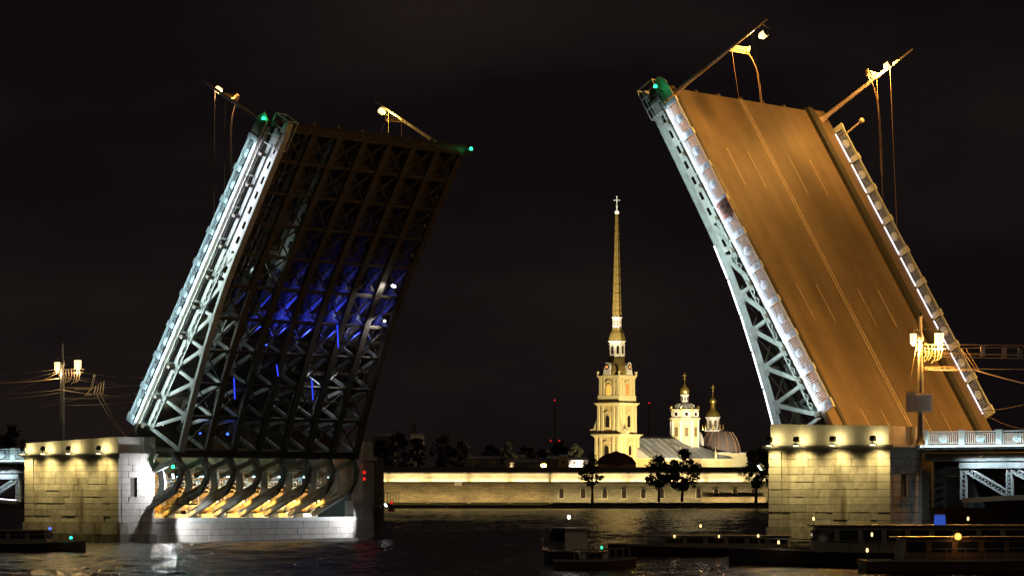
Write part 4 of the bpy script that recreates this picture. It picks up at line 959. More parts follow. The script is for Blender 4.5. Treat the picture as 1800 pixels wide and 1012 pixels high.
def stage(name, half, z0, z1, wall, pil=True, npil=(-.86, -.5, .5, .86), cor=.7):
    s = sq(MB(FC), half, z0, z1-1.2).build(name, wall, cath)
    if pil:
        for t in npil:
            for f in (0, 1):
                b = MB(FC); pw = .55
                if f == 0: b.box(t*half-pw, t*half+pw, -half-.28, -half+.05, z0, z1-1.25)
                else: b.box(half-.05, half+.28, t*half-pw, t*half+pw, z0, z1-1.25)
                b.build('pilaster', CREAM, s)
    b = sq(MB(FC), half+.3, z1-1.2, z1-.85); sq(b, half+.45, z1-.85, z1-.45); sq(b, half+cor, z1-.45, z1)
    b.build('cornice', CREAM, s)
    return s
z1s, z2s, z2b, z3s = cz(763), cz(708), cz(695), cz(660)
st1 = stage('tower_stage', 6.5, 0, z1s, OCHW, cor=1.0); st2 = stage('tower_stage', 5.7, z1s, z2s, OCHW, cor=.9)
sq(MB(FC), 5.5, z2s, z2b).build('attic_band', CREAM, cath); st3 = stage('tower_stage', 5.15, z2b, z3s, OCHW, cor=.7)
arch_win(st1, FC, 0, (0, 1.1), 6.5, cz(805), cz(783)); arch_win(st1, FC, 1, (0, .9), 6.5, cz(800), cz(783))
arch_win(st2, FC, 0, (-.2, 1.0), 5.7, cz(751), cz(730)); arch_win(st2, FC, 1, (.3, .95), 5.7, cz(751), cz(730))
BELL = mat('bell_bronze', (.55, .25, .07), .35, .6)
arch_win(st3, FC, 0, (-.1, .95), 5.15, cz(695), cz(676), glow('belfry_lamp', (1, .45, .08), .9)); arch_win(st3, FC, 1, (0, .8), 5.15, cz(695), cz(676), glow('belfry_lamp2', (1, .25, .05), .35))
# pediments over windows
for (st, half, zz) in ((st1, 6.5, cz(779)), (st2, 5.7, cz(727)), (st3, 5.15, cz(673))):
    b = MB(FC); b.prism([(-1.9, zz), (1.9, zz), (1.5, zz+.5), (0, zz+1.3), (-1.5, zz+.5)], -half-.42, -half+.05); b.prism([(-1.7, zz), (1.7, zz), (0, zz+1.1)], half-.05, half+.4, 'x'); b.build('pediment', CREAM, st)
# volutes
def volute(x0, sg, z0, z1, wd, y, th):
    b = MB(FC); pts = []
    n = 9
    for i in range(n+1):
        t = i/n; pts.append((x0+sg*wd*(1-t)**2.2, z0+(z1-z0)*t))
    poly = [(x0-sg*.05, z0)]+pts; b.prism(poly, y, y+th)
    b.lathe([(wd*.33, -.15), (wd*.33, th+.15), (.01, th+.15)], (x0+sg*wd*.85, y, z0+wd*.33), 12, 'y')
    return b
volute(-6.5, -1, 0, cz(768), 4.3, -6.3, 1.6).build('volute', CREAM, cath); volute(6.5, 1, 0, cz(768), 4.3, -6.3, 1.6).build('volute', CREAM, cath)
volute(-5.7, -1, z1s, cz(716), 3.4, -5.6, 1.4).build('volute', CREAM, cath); volute(5.7, 1, z1s, cz(716), 3.4, -5.6, 1.4).build('volute', CREAM, cath)
# statues/vases on the corners
for x, y in ((-5.2, -5.2), (5.2, -5.2), (5.2, 5.2)):
    MB(FC).lathe([(.5, 0), (.5, .5), (.25, .7), (.6, 1.2), (.55, 1.6), (.2, 1.8)], (x*1.06, y*1.06, z3s), 8).build('corner_vase', CREAM, cath)
# mansard dome (square, curved)
def sqdome(prof, name, m, n=8, F=FC, parent=None, c=(0, 0)):
    r = math.pi/n; b = MB(F); b.lathe([(p/math.cos(r), z) for p, z in prof], (c[0], c[1], 0), n, 'z', r); return b.build(name, m, parent or cath)
zm0, zm1 = z3s, cz(629)
sqdome([(6.2, zm0), (6.0, zm0+1.6), (5.4, zm0+3.6), (4.4, zm0+5.4), (3.5, zm1)], 'mansard_dome', GOLDD, 8)
for f in (0, 1):
    b = MB(FC); zc_ = cz(648)
    pol = [(-1.9, zm0+.2), (1.9, zm0+.2), (1.5, zc_), (1.4, zc_+1.2), (.8, zc_+2.2), (0, zc_+2.5), (-.8, zc_+2.2), (-1.4, zc_+1.2), (-1.5, zc_)]
    if f == 0: b.prism(pol, -6.6, -4.6)
    else: b.prism(pol, 4.6, 6.6, 'x')
    d = b.build('clock_dormer', WHITEP, cath)
    b = MB(FC); c2 = MB(FC)
    if f == 0: b.lathe([(1.15, -6.75), (1.15, -6.6)], (0, 0, zc_+.6), 20, 'y'); c2.lathe([(.6, -6.85), (.6, -6.75)], (0, 0, zc_+.6), 14, 'y')
    else: b.lathe([(1.15, 6.6), (1.15, 6.75)], (0, 0, zc_+.6), 20, 'x'); c2.lathe([(.6, 6.75), (.6, 6.85)], (0, 0, zc_+.6), 14, 'x')
    b.build('clock_face', INK, d); c2.build('clock_centre', glow('clock_glow', (1, .35, .12), .8), d)
def octa(r0, z0, z1, m, name, windows=None, cor=.35, wm=WINDK):
    o_ = sqdome([(r0, z0), (r0, z1-.5), (r0+cor, z1-.4), (r0+cor, z1)], name, m)
    if windows:
        ww, za, zb = windows
        for k in range(8):
            a = -R(90)+k*R(45); M = FC @ Matrix.Rotation(a+R(90), 4, 'Z')
            pol = [(-ww, za), (ww, za), (ww, zb-ww), (ww*.6, zb-.1), (0, zb), (-ww*.6, zb-.1), (-ww, zb-ww)]
            MB(M).prism(pol, -r0-.08, -r0+.2).build('window_opening', wm, o_)
    for k in range(8):
        M = FC @ Matrix.Rotation(R(22.5)+k*R(45), 4, 'Z'); rr = r0/math.cos(R(22.5)); MB(M).box(-.22, .22, -rr-.05, -rr+.3, z0, z1-.5).build('colonnette', m, o_)
    return o_
octa(3.0, cz(628), cz(599), WHITEP, 'lantern', (.5, cz(622), cz(608)), .5)
sqdome([(3.3, cz(599)), (3.2, cz(594)), (2.7, cz(586)), (2.0, cz(580)), (1.9, cz(577))], 'upper_domelet', GOLDD)
octa(1.6, cz(577), cz(557), mat('pinkish_white', (.80, .72, .74), .8), 'upper_lantern', (.25, cz(573), cz(562)), .4, mat('pink_window', (.55, .2, .15), .6))
sp = sqdome([(1.75, cz(557)), (1.65, cz(550)), (.55, cz(376)), (.5, cz(375))], 'spire', GOLDD)
for k in range(11):
    y = 547-k*15.5; t_ = (557-y)/181; rr = 1.72-(1.72-.55)*t_; sqdome([(rr+.07, cz(y)), (rr+.07, cz(y)+.22)], 'spire_band', GOLD, 8, FC, sp)
b = MB(FC); rr = math.pi/8
for k in range(8):
    a = k*R(45)+rr; b.bar((1.72*1.08*math.cos(a), 1.72*1.08*math.sin(a), cz(555)), (.56*1.08*math.cos(a), .56*1.08*math.sin(a), cz(376)), .12, .12)
b.build('spire_ribs', GOLD, sp)
MB(FC).lathe([(.01, 0), (.7, .25), (.95, .8), (.7, 1.35), (.1, 1.6)], (0, 0, cz(377)), 14).build('orb', glow('orb_lamp', (1, .88, .6), 1.1), cath, smooth=True)  # the ball is no lamp; its brightness is put in as glow
b = MB(FC); zt = cz(345); b.bar((0, 0, cz(371)), (0, 0, zt), .28, .28, (0, 1, 0)); x = E1.x
Mx = Matrix.Translation(CC); bb = MB(Mx); bb.bar((-1.1, 0, cz(352)), (1.1, 0, cz(352)), .26, .26); b.build('cross', glow('cross_pale', (.75, .76, .7), .30), cath); bb.build('cross_arm', MATS['cross_pale'], cath)  # cross and angel are no lamps; their brightness is put in as glow
bb = MB(Mx)
for q in (-1.1, 1.1): bb.lathe([(.01, -.3), (.3, 0), (.01, .3)], (q, 0, cz(352)), 8)
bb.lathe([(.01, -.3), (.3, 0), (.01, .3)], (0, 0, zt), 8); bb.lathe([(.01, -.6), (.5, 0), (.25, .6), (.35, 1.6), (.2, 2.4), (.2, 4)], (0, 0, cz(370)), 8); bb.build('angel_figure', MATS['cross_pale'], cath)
# nave
NZ = 16.0; RZ = cz(769); nh = 12.5; y0n, y1n = 5.0, 62.0
MB(FC).box(-nh, nh, y0n, y1n, 0, NZ-.6).build('nave_wall', OCHW, cath)
MB(FC).box(-nh-.5, nh+.5, y0n-.2, y1n+.5, NZ-.6, NZ).build('nave_cornice', CREAM, cath)
MB(FC).add([(-nh-.6, y0n, NZ), (nh+.6, y0n, NZ), (nh+.6, y1n+.6, NZ), (-nh-.6, y1n+.6, NZ), (-.3, y0n, RZ), (.3, y0n, RZ), (.3, y1n-20, RZ), (-.3, y1n-20, RZ)],
           [(0, 1, 5, 4), (1, 2, 6, 5), (2, 3, 7, 6), (3, 0, 4, 7), (4, 5, 6, 7)]).build('nave_roof', ZINC, cath)
for k in range(9):
    y = y0n+2+k*5; MB(FC).bar((nh+.5, y, NZ+.1), (.3, y, RZ+.06), .18, .2).build('roof_seam', ZINC, cath)
b = MB(FC)
for k in range(24): b.box(-.1, .1, y0n+k*1.6, y0n+k*1.6+.35, RZ, RZ+.7)
b.build('ridge_crest', IRON, cath)
for k in range(8):
    y = y0n+5+k*6.8; f = MB(FC).box(nh, nh+.3, y-1.3, y+1.3, 5, 13.2).build('window_frame', CREAM, cath); MB(FC).box(nh+.3, nh+.38, y-.8, y+.8, 5.6, 12.4).build('window_pane', WINDK, f)
for k in range(8):
    y = y0n+1.6+k*6.8; MB(FC).box(nh, nh+.35, y-.5, y+.5, 0, NZ-.6).build('pilaster', CREAM, cath)
for y in (26.0, 50.0): MB(FC).lathe([(.5, NZ), (.5, NZ+1.6), (.6, NZ+1.7), (.5, NZ+2.2), (.12, NZ+3.5), (.02, NZ+5)], (nh+.2, y, 0), 8).build('roof_pinnacle', CREAM, cath)
# east drum
dy = 45.5; Fd = FC @ Matrix.Translation((0, dy, 0)); Dd = (Fd @ Vector((0, 0, 0))).y
def dz(py): return EYE+(HORIZON-py)*Dd/FPX-4.0
drum = thing_drum = MB(Fd).lathe([(r/math.cos(math.pi/8), z) for r, z in ((5.5, 12), (5.5, dz(738)), (6.2, dz(737)), (6.2, dz(734)), (5.4, dz(734)), (5.4, dz(722)), (5.7, dz(721)), (5.7, dz(719)))], (0, 0, 0), 8, 'z', math.pi/8).build('drum', CREAM, cath)
for k in range(8):
    M = Fd @ Matrix.Rotation(k*R(45), 4, 'Z')
    f = MB(M).prism([(-1.3, dz(769)), (1.3, dz(769)), (1.3, dz(750)), (0, dz(746)), (-1.3, dz(750))], -5.7, -5.4).build('window_frame', CREAM, drum)
    MB(M).box(-.8, .8, -5.78, -5.68, dz(767), dz(751)).build('window_pane', mat('drum_window', (.25, .17, .08), .3), f)
    MB(M).box(-1.6, -1.4, -5.52, -5.48, dz(784), dz(739)); 
    f = MB(M).prism([(-1.7, dz(733)), (1.7, dz(733)), (1.5, dz(724)), (0, dz(719)), (-1.5, dz(724))], -5.75, -5.3).build('round_window_frame', WHITEP, drum)
    MB(M).lathe([(.75, -5.85), (.75, -5.7)], (0, 0, dz(728)), 12, 'y').build('window_pane', WINDK, f)
    M2 = Fd @ Matrix.Rotation(R(22.5)+k*R(45), 4, 'Z'); MB(M2).lathe([(.35, 0), (.35, .6), (.15, .8), (.3, 1.4), (.05, 2)], (0, -6.1, dz(721)), 7).build('drum_vase', GOLD, drum)
    MB(M2).box(-.5, .5, -6.15, -5.7, 12, dz(739)).build('pilaster', WHITEP, drum)
MB(Fd).lathe([(5.0, dz(721)), (4.7, dz(717)), (3.8, dz(712)), (2.4, dz(708.5)), (1.8, dz(708))], (0, 0, 0), 16).build('drum_dome', ZINC, cath, smooth=True)
for k in range(16):
    b = MB(Fd); a = k*R(22.5); pr_ = [(5.05, dz(721)), (4.75, dz(717)), (3.85, dz(711.6)), (2.3, dz(708))]
    for (r0, z0), (r1, z1) in zip(pr_, pr_[1:]): b.bar((r0*math.cos(a), r0*math.sin(a), z0), (r1*math.cos(a), r1*math.sin(a), z1), .22, .2)
    b.build('dome_rib', WHITEP, drum)
l2 = MB(Fd).lathe([(1.75, dz(709)), (1.6, dz(707)), (1.6, dz(695)), (1.9, dz(694)), (1.9, dz(693))], (0, 0, 0), 8).build('drum_lantern', WHITEP, cath)
for k in range(8):
    M = Fd @ Matrix.Rotation(k*R(45), 4, 'Z'); MB(M).box(-.25, .25, -1.62, -1.4, dz(704), dz(697.5)).build('window_opening', WINDK, l2)
def onion(F, zf, y0, y1, r, parent, ycross, name='onion_dome'):
    z0, z1 = zf(y0), zf(y1); h = z1-z0
    MB(F).lathe([(r*.55, z0), (r*.8, z0+h*.08), (r, z0+h*.3), (r*.97, z0+h*.45), (r*.7, z0+h*.65), (r*.32, z0+h*.85), (r*.1, z1), (r*.08, z1+h*.3)], (0, 0, 0), 18).build(name, GOLD, parent, smooth=True)
    o_ = F @ Vector((0, 0, 0)); Mw = Matrix.Translation((o_.x, o_.y, o_.z)); zc_ = zf(ycross); b = MB(Mw)
    hh = (zc_-z1); b.bar((0, 0, z1), (0, 0, zc_), .22, .22, (0, 1, 0)); b.bar((-.75, 0, zc_-hh*.25), (.75, 0, zc_-hh*.25), .2, .2); b.bar((-.45, 0, zc_-hh*.55), (.45, 0, zc_-hh*.45), .15, .15)
    b.lathe([(.01, -.35), (.4, 0), (.01, .35)], (0, 0, z1+h*.3), 8); b.build('dome_cross', GOLD, parent)
onion(Fd, dz, 693.5, 674, 2.05, cath, 655)
# burial chapel
DV = 1432.0; VC = Vector(((1253-900)*DV/FPX, DV, 4.0)); FV = frame(VC, E1, E2, Z)
def vz(py): return EYE+(HORIZON-py)*DV/FPX-4.0
chap = thing('burial_chapel', 'burial chapel with dark ribbed dome and gilded cupola right of the cathedral', 'chapel', FV)
MB(FV).box(-11.5, 8.5, -7.5, 13, 0, vz(797)).build('chapel_wall', CREAM, chap); MB(FV).box(-12, 9, -8, 13.5, vz(797), vz(795)).build('chapel_cornice', WHITEP, chap)
Fd2 = FV @ Matrix.Translation((1.2, 3.4, 0))
MB(Fd2).lathe([(8.4, vz(796)), (8.3, vz(790)), (7.7, vz(778)), (6.6, vz(768)), (5.0, vz(759)), (3.8, vz(756))], (0, 0, 0), 24).build('chapel_dome', DARKROOF, chap, smooth=True)
for k in range(12):
    b = MB(Fd2); a = k*R(30); pr_ = [(8.5, vz(796)), (8.4, vz(790)), (7.8, vz(778)), (6.7, vz(768)), (5.1, vz(759))]
    for (r0, z0), (r1, z1) in zip(pr_, pr_[1:]): b.bar((r0*math.cos(a), r0*math.sin(a), z0), (r1*math.cos(a), r1*math.sin(a), z1), .4, .35)
    b.build('dome_rib', mat('rib_copper', (.42, .25, .18), .6), chap)
Fq = frame(VC, Vector((1, 0, 0)), Vector((0, 1, 0)), Z)
arch = [(-6.8, vz(795)), (6.0, vz(795))]+[(6.0*math.cos(R(a)), vz(780)+6.0*math.sin(R(a))*.95) for a in range(0, 181, 15)]
Fa = FV @ Matrix.Translation((-3.0, -8.4, 0)); MB(Fa).prism([(x*.62, z) for x, z in arch], 0, 1.2).build('gable', WHITEP, chap); MB(Fa).prism([(x*.5, vz(795)+(z-vz(795))*.85) for x, z in arch], -.1, 0).build('gable_panel', ZINC, chap)
MB(Fq).lathe([(3.9, vz(758)), (3.9, vz(755)), (2.9, vz(754)), (2.9, vz(735)), (3.5, vz(734)), (3.5, vz(732.5))], (0, 0, 0), 8, 'z', R(22.5)).build('cupola_drum', WHITEP, chap)
for k in range(8):
    M = Fq @ Matrix.Rotation(k*R(45)+R(20), 4, 'Z'); MB(M).box(-.55, .55, -2.95, -2.5, vz(752), vz(739)).build('window_opening', mat('drum_window2', (.2, .13, .06), .3), chap)
    MB(M).lathe([(.4, 0), (.5, .8), (.2, 1.1), (.35, 1.6), (.05, 2.6)], (1.6, -4.0, vz(756)), 7).build('gilded_urn', GOLD, chap)
MB(Fq).lathe([(3.2, vz(733)), (3.1, vz(729)), (2.5, vz(724)), (1.5, vz(720.5)), (1.0, vz(716)), (.9, vz(711)), (1.0, vz(709))], (0, 0, 0), 18).build('gilded_cupola', GOLD, chap, smooth=True)
onion(Fq, vz, 709, 696, 1.55, chap, 676, 'small_onion_dome')
# reddish domed guardhouse
DG = 1320.0; M = Matrix.Translation(((1083-900)*DG/FPX, DG, 4)); gh = thing('domed_guardhouse', 'low house with dark red dome roof before the cathedral tower', 'house', M)
def gz(py): return EYE+(HORIZON-py)*DG/FPX-4.0
MB(M).box(-7, 7.5, -6, 6, 0, gz(815)).build('house_wall', mat('house_pink', (.40, .20, .10), .8), gh)
MB(M).lathe([(7.8, gz(815)), (7.4, gz(810)), (6.0, gz(803)), (3.6, gz(797)), (1.2, gz(794)), (.3, gz(792))], (0, 0, 0), 20).build('dome_roof', REDROOF, gh, smooth=True)
# floods on the cathedral (fixtures stand behind the wall)
def big_flood(p, aim, power, col, label, ang=50):
    p = Vector(p); M = Matrix.Translation(p); t = thing('ground_floodlight', label, 'floodlight', M, 'cathedral floodlights behind the wall')
    b = MB(M); b.box(-.5, .5, -.5, .5, -.5, 0); b.bar((0, 0, 0), (0, 0, .6), .12, .12, (0, 1, 0)); b.build('base', IRON, t); MB(M).box(-.6, .6, -.5, .2, .6, 1.4).build('housing', IRON, t)
    lamp('SPOT', p+Vector((0, .6, 1.1)), aim, power, col, t, .6, ang, .5)
WC = (1, .80, .42)
base = CC
big_flood(base+Vector((-46, -62, .5)), base+Vector((0, 0, 30)), 4.6e5, WC, 'floodlight left of the domed guardhouse aimed at the tower', 60)
big_flood(base+Vector((22, -62, .5)), base+Vector((2, 0, 30)), 3.8e5, WC, 'floodlight right of the domed guardhouse aimed at the tower', 60)
big_flood(base+Vector((-20, -45, .5)), base+Vector((0, 0, 66)), 4.2e5, (1, .90, .74), 'narrow floodlight aimed up at the lanterns and spire', 42)
big_flood(base+Vector((-34, -78, 1)), base+Vector((0, 0, 98)), 1.5e6, (1, .86, .55), 'narrow far floodlight aimed at the upper spire', 28)
big_flood(base+Vector((52, -40, .5)), base+Vector((34, 28, 24)), 1.9e5, (1, .88, .62), 'floodlight aimed at the nave roof and east drum', 60)
big_flood(base+Vector((20, -30, .5)), base+Vector((28, 35, 42)), 5e4, (1, .92, .72), 'narrow floodlight aimed at the east drum domes', 36)
big_flood(base+Vector((66, -10, .5)), base+Vector((42, 48, 36)), 1.1e5, (1, .84, .5), 'floodlight aimed at the burial chapel cupola', 50)

# ------------------------------------------------------------------ trees, far buildings
def tree(px, ybase, ytop, wpx, D, label, seed, leafm=LEAF, n=2600, group='trees on the far bank', cy=.62, lsz=.62):
    r = random.Random(seed); x = (px-900)*D/FPX; z0 = EYE+(HORIZON-ybase)*D/FPX; z1 = EYE+(HORIZON-ytop)*D/FPX; h = z1-z0; cw = wpx*D/FPX/2
    M = Matrix.Translation((x, D, z0)); t = thing('tree', label, 'tree', M, group)
    b = MB(M); b.tube([(0, 0, -.4), (.1, 0, h*.2), (-.05, .1, h*.45), (.1, 0, h*.8)], .32*h/12+.08, 7, .07)
    for k in range(7):
        a = r.uniform(0, 6.28); zz = h*r.uniform(.3, .65); L = cw*r.uniform(.5, .95)
        b.tube([(0, 0, zz), (L*.5*math.cos(a), L*.5*math.sin(a), zz+h*.12), (L*math.cos(a), L*math.sin(a), zz+h*.26)], .12, 5, .03)
    b.build('trunk', BARK, t)
    clumps = []
    for k in range(38):
        a = r.uniform(0, 6.28); u = r.random()**.5; zz = r.uniform(-1, 1); rr = math.sqrt(max(0, 1-zz*zz))*u
        clumps.append((cw*.84*rr*math.cos(a)*(1.1-.5*max(0, zz)), cw*.84*rr*math.sin(a), h*cy+h*(1-cy)*.84*zz, cw*r.uniform(.12, .36)))
    c = MB(M)
    for k in range(n):
        q = r.choice(clumps); d = Vector((r.gauss(0, 1), r.gauss(0, 1), r.gauss(0, .8))).normalized()*q[3]*r.random()**.4
        p = Vector(q[:3])+d; e1 = Vector((r.gauss(0, 1), r.gauss(0, 1), r.gauss(0, 1))).normalized(); e2 = e1.cross(Vector((r.gauss(0, 1), r.gauss(0, 1), r.gauss(0, 1)))).normalized()
        s = lsz*r.uniform(.6, 1.3); c.add([p-e1*s*.6, p+e2*s*.45, p+e1*s*.6, p-e2*s*.45], [(0, 1, 2, 3)])
    c.build('crown', leafm, t); return t
tree(1041, 884, 796, 52, 1247, 'slim tree with open crown left of the arched windows', 1, n=1700, cy=.66)
tree(1158, 880, 800, 56, 1246, 'smaller of the two dark trees before the wall', 2, n=4000, cy=.64)
tree(1199, 880, 787, 64, 1246, 'larger dark tree standing close right of its smaller twin', 3, n=6000, cy=.58)
tree(1329, 881, 783, 60, 1250, 'dark tree beside the right pier at the end of the wall', 4, n=3200, cy=.6)
tree(1352, 882, 776, 50, 1250, 'tree half hidden behind the left edge of the right pier', 5, n=2200, cy=.6)
rr = random.Random(5)
for i, (px, yt, w_) in enumerate(((700, 757, 60), (735, 764, 40), (782, 760, 62), (812, 772, 40), (862, 778, 50), (892, 772, 40), (925, 780, 44), (985, 776, 46), (1012, 780, 36), (668, 770, 44), (955, 788, 40), (20, 742, 60), (-12, 750, 60))):
    tree(px, 838, yt, w_, 1390+15*(i % 4), ['broad dark tree beyond the wall nearest the left pier tower', 'narrow dark tree behind the wall in front of a chimney', 'tall round dark tree beyond the left wall', 'lower dark tree right of the tall round one', 'dim tree behind the grey roofed shed', 'dim tree with rounded top left of the lit houses', 'dim tree behind the small white house', 'dark tree behind the yellow house below the red beacons', 'dark tree nearest the cathedral on its left', 'dark tree just right of the pier pylon', 'low dark tree behind the wall corner', 'dark tree on the left horizon behind the left span', 'dark tree at the left picture edge behind the span'][i], 40+i, LEAFD, 900, 'dim trees behind the fortress wall', .5, 1.1)
def house(px0, px1, yt, D, m, label, roof=None, win=None, yb=836):
    x0, x1 = (px0-900)*D/FPX, (px1-900)*D/FPX; z1 = EYE+(HORIZON-yt)*D/FPX; z0 = 3.5
    M = Matrix.Translation(((x0+x1)/2, D, z0)); t = thing('house', label, 'building', M, 'buildings behind the fortress wall'); hw = (x1-x0)/2; h = z1-z0
    MB(M).box(-hw, hw, 0, 9, 0, h).build('wall', m, t)
    rh = roof if roof else 1.2
    MB(M).add([(-hw-.4, -.4, h), (hw+.4, -.4, h), (hw+.4, 9.4, h), (-hw-.4, 9.4, h), (-hw*.85, 4.5, h+rh), (hw*.85, 4.5, h+rh)], [(0, 1, 5, 4), (1, 2, 5), (2, 3, 4, 5), (3, 0, 4)]).build('roof', DARKROOF if roof else ZINC, t)
    nw = max(1, int(hw*2/3.2))
    for k in range(nw):
        xx = -hw+(k+.5)*2*hw/nw; f = MB(M).box(xx-.55, xx+.55, -.12, 0, h-2.8, h-1.0).build('window', WHITEP if False else TRIM, t); MB(M).box(xx-.4, xx+.4, -.18, -.12, h-2.65, h-1.15).build('pane', win or WINDK, f)
    return t
house(982, 999, 803, 1330, YELB, 'narrow yellow lit house left of the cathedral', None); house(951, 960, 815, 1320, YELB, 'tiny yellow lit house above the wall corner'); house(889, 896, 817, 1320, YELB, 'very small orange lit house above the left wall')
house(913, 925, 804, 1345, TRIM, 'small white gabled house on the roofs'); house(820, 880, 806, 1350, DARKB, 'long low grey roofed shed behind the wall'); house(885, 950, 812, 1340, DARKB, 'long dark house in the middle behind the wall')
house(655, 700, 766, 1500, DARKB, 'dim tall block at the far left behind trees'); house(722, 745, 766, 1470, DARKB, 'dim ochre block between the dark trees'); house(1000, 1036, 808, 1345, DARKB, 'dark house next to the cathedral base'); house(960, 982, 806, 1360, DARKB, 'dark house under the red beacons', None)
M = Matrix.Translation(((728-900)*1500/6000, 1500, 4)); t = thing('chimney_stack', 'dim square chimney standing above the ochre block', 'chimney', M); MB(M).box(-1, 1, -1, 1, 0, 32, .15, .15).build('shaft', DARKB, t); MB(M).box(-1.2, 1.2, -1.2, 1.2, 32, 32.8).build('cap', DARKB, t)
for i, (px, yt, ext) in enumerate(((975, 703, [(968, 774), (983, 774)]), (1141, 708, []))):
    D = 2600; x = (px-900)*D/FPX; M = Matrix.Translation((x, D, 2)); t = thing('radio_mast', ['thin dark radio mast with red beacon left of the cathedral', 'thin dark radio mast with red beacon right of the bell tower'][i], 'radio mast', M, 'far radio masts with red beacons')
    H = EYE+(HORIZON-yt)*D/FPX-2; MB(M).lathe([(1.2, 0), (.3, H)], (0, 0, 0), 4).build('mast', DARKB, t); MB(M).lathe([(.01, -.7), (.8, 0), (.01, .7)], (0, 0, H), 8).build('beacon', L_RED, t)
    for (qx, qy) in ext:
        zz = EYE+(HORIZON-qy)*D/FPX-2; MB(M).bar((0, 0, zz), ((qx-px)*D/FPX, 0, zz), .4, .4).build('beacon_arm', DARKB, t); MB(M).lathe([(.01, -.7), (.8, 0), (.01, .7)], ((qx-px)*D/FPX, 0, zz), 8).build('beacon', L_RED, t)

# ------------------------------------------------------------------ boats
def boat(px, D, length, beam, heading, label, hullm, cabin, lights, fb_h=.9, roofm=None, name='motor_boat', cat='boat'):
    M = Matrix.Translation(((px-900)*D/FPX, D, 0)) @ Matrix.Rotation(heading, 4, 'Z'); t = thing(name, label, cat, M, None)
    L = length/2; B = beam/2; b = MB(M); n = 12; secs = []
    for i in range(n+1):
        u = i/n; x = -L+2*L*u; k = 1-max(0, (u-.55)/.45)**2.2; k = max(k, .03)*(.9+.1*min(1, u*5)); sh = fb_h*(1+.45*max(0, u-.5)**1.5*2)
        secs.append([(x, -B*k, sh), (x, -B*k*.82, .15), (x, -B*k*.45, -.35), (x, B*k*.45, -.35), (x, B*k*.82, .15), (x, B*k, sh)])
    vs = [v for s_ in secs for v in s_]; fs = []
    for i in range(n):
        for k in range(6): fs.append((i*6+k, i*6+(k+1) % 6, (i+1)*6+(k+1) % 6, (i+1)*6+k))
    fs += [tuple(range(6)), tuple(n*6+k for k in range(6))]; b.add(vs, fs); b.build('hull', hullm, t)
    b = MB(M)
    for i in range(n):
        for sd in (0, 5): b.bar(secs[i][sd], secs[i+1][sd], .09, .12)
    b.build('gunwale', TRIM, t)
    for (x0, x1, wf, z0, z1) in cabin:
        c = MB(M).box(x0, x1, -B*wf, B*wf, z0, z1, .12*(z1-z0), .08).build('cabin', hullm if hullm is not HULLD else TRIM, t)
        nw = max(1, int((x1-x0)/1.5)); dx = (x1-x0)/nw
        for k in range(nw):
            for sd in (-1, 1):
                q = MB(M); ya = sd*(B*wf-.06); q.box(x0+k*dx+.18, x0+(k+1)*dx-.18, min(ya, ya+sd*.05), max(ya, ya+sd*.05), z0+(z1-z0)*.38, z1-(z1-z0)*.14); q.build('window', GLASS, c)
        q = MB(M).box(x1-.14*(z1-z0)-.02, x1+.02, -B*wf*.8, B*wf*.8, z0+(z1-z0)*.42, z1-(z1-z0)*.15); q.build('windscreen', GLASS, c)
        MB(M).box(x0-.25, x1+.2, -B*wf-.15, B*wf+.15, z1, z1+.1).build('cabin_roof', roofm or TRIM, t)
    b = MB(M); zr = fb_h+.75
    for i in range(3, n): 
        for sd in (-1, 1): 
            s_ = secs[i]; y = s_[0][1]*sd*-1 if sd > 0 else s_[0][1]; b.bar((s_[0][0], y, s_[0][2]), (s_[0][0], y, s_[0][2]+.7), .04, .04, (0, 1, 0))
            if i < n-1: s2 = secs[i+1]; y2 = -s2[0][1] if sd > 0 else s2[0][1]; b.bar((s_[0][0], y, s_[0][2]+.7), (s2[0][0], y2, s2[0][2]+.7), .04, .04)
    b.build('deck_rail', TRIM, t, kind='stuff')
    for (x, y, z, mt, r, pw, col) in lights:
        f = MB(M).lathe([(r*.6, -.1), (r, 0), (r*.6, .12), (.01, .14)], (x, y, z), 8).build('boat_lamp', mt, t); MB(M).bar((x, y, z-.6), (x, y, z-.08), .04, .04, (0, 1, 0)).build('lamp_staff', IRON, t)
        if pw: lamp('POINT', M @ Vector((x, y-.3, z+.1)), None, pw, col, t, .1)
    return t
WL = (1, .9, .75)
boat(1000, 232, 7.5, 2.6, R(115), 'small motor boat with white wheelhouse and masthead light', HULLW, [(-1.2, 1.4, .66, .9, 2.35)], [(0, 0, 3.15, L_WHITE, .12, 14, WL), (1.9, -.5, 1.6, L_WHITE, .12, 6, WL)], .8, HULLW)
boat(1046, 214, 5.2, 2.1, R(0), 'low open boat lit amber in front of the small motor boat', HULLB, [(-.6, .5, .5, .6, 1.0)], [(.4, -.4, 1.35, glow('green_boat_lamp', (.05, .9, .5), 1.2), .09, 0, WL)], .55, HULLB, 'open_boat')
boat(1262, 262, 17, 3.6, R(172), 'long low dark tour boat with three small white lamps', HULLD, [(-5.5, 4.0, .8, .7, 1.5)], [(-3.2, 1.6, 1.55, L_WARM, .08, 3, WL), (1.2, 1.6, 2.3, L_WARM, .08, 3, WL), (3.2, 1.6, 1.5, L_WARM, .08, 3, WL), (-.2, 1.6, 1.5, L_WARM, .06, 0, WL)], .7, name='tour_boat')
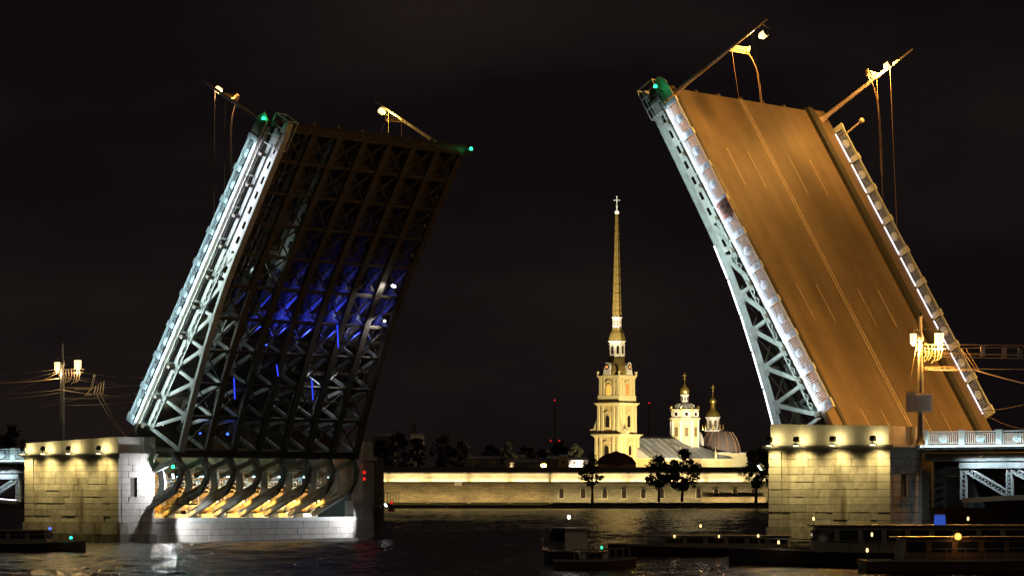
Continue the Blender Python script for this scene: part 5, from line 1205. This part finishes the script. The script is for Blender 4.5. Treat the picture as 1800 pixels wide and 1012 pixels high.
boat(1600, 226, 24, 4.6, R(178), 'large dark tour boat with pale roof below the right pier', HULLD, [(-9.0, 6.5, .86, .9, 2.6)], [(8.8, 2.3, 1.55, L_WARM, .08, 4, WL), (6.5, 2.2, 3.1, L_WARM, .08, 4, WL), (-3.6, 2.2, 3.1, L_WARM, .08, 3, WL)], .9, TRIM, name='tour_boat')
boat(1720, 203, 14, 4.0, R(4), 'brown hulled tour boat at the bottom right corner', HULLB, [(-4.8, 4.4, .85, .8, 2.1)], [(-7, -1.8, 1.4, L_WARM, .08, 3, WL), (-8.6 + 2.2, 0, 2.3, L_WARM, .07, 0, WL)], .8, HULLD, name='tour_boat')
boat(1520, 300, 13, 3.4, R(10), 'dark motor launch behind the large tour boat', HULLD, [(-3, 3, .8, .8, 2.0)], [(2.0, -1.2, 2.5, L_BLUED, .12, 0, WL), (4.2, -1.2, 1.6, L_BLUED, .12, 0, WL)], .8, name='motor_launch')
boat(25, 283, 12, 3.6, R(-4), 'dark covered launch moored before the left pier', HULLD, [(-5, 3, .8, .7, 1.7)], [(3.2, -1, 1.9, L_BLUED, .14, 0, WL), (5.0, -1.2, 1.15, glow('teal_lamp', (.03, .85, .6), 2.5), .14, 0, WL)], .7, name='motor_launch')
# blue lit box on the tour boat
P = gp(1652, 914, 225); M = Matrix.Translation(P); t = thing('awning_light_box', 'small blue glowing box on the large tour boat roof', 'light box', M)
MB(M).box(-.36, .36, -.3, .3, -.42, .36, .04, .04).build('blue_shade', glow('blue_shade', (.05, .14, .8), .5), t); MB(M).box(-.38, .38, -.32, .32, .37, .42).build('box_lid', TRIM, t); MB(M).bar((0, 0, -.9), (0, 0, -.4), .08, .08, (0, 1, 0)).build('stand', IRON, t)
# amber lamp on the brown boat
P = gp(1684, 942, 201); M = Matrix.Translation(P); t = thing('deck_lantern', 'amber deck lantern on the brown hulled tour boat', 'lantern', M)
MB(M).lathe([(.12, -.2), (.2, -.1), (.2, .1), (.08, .2)], (0, 0, 0), 8).build('lantern_glass', glow('amber_dim', (1, .5, .1), 1.5), t); MB(M).bar((0, 0, -.6), (0, 0, -.2), .05, .05, (0, 1, 0)).build('stand', IRON, t)
lamp('POINT', P+Vector((0, -.4, 0)), None, 12, (1, .55, .2), t, .1)
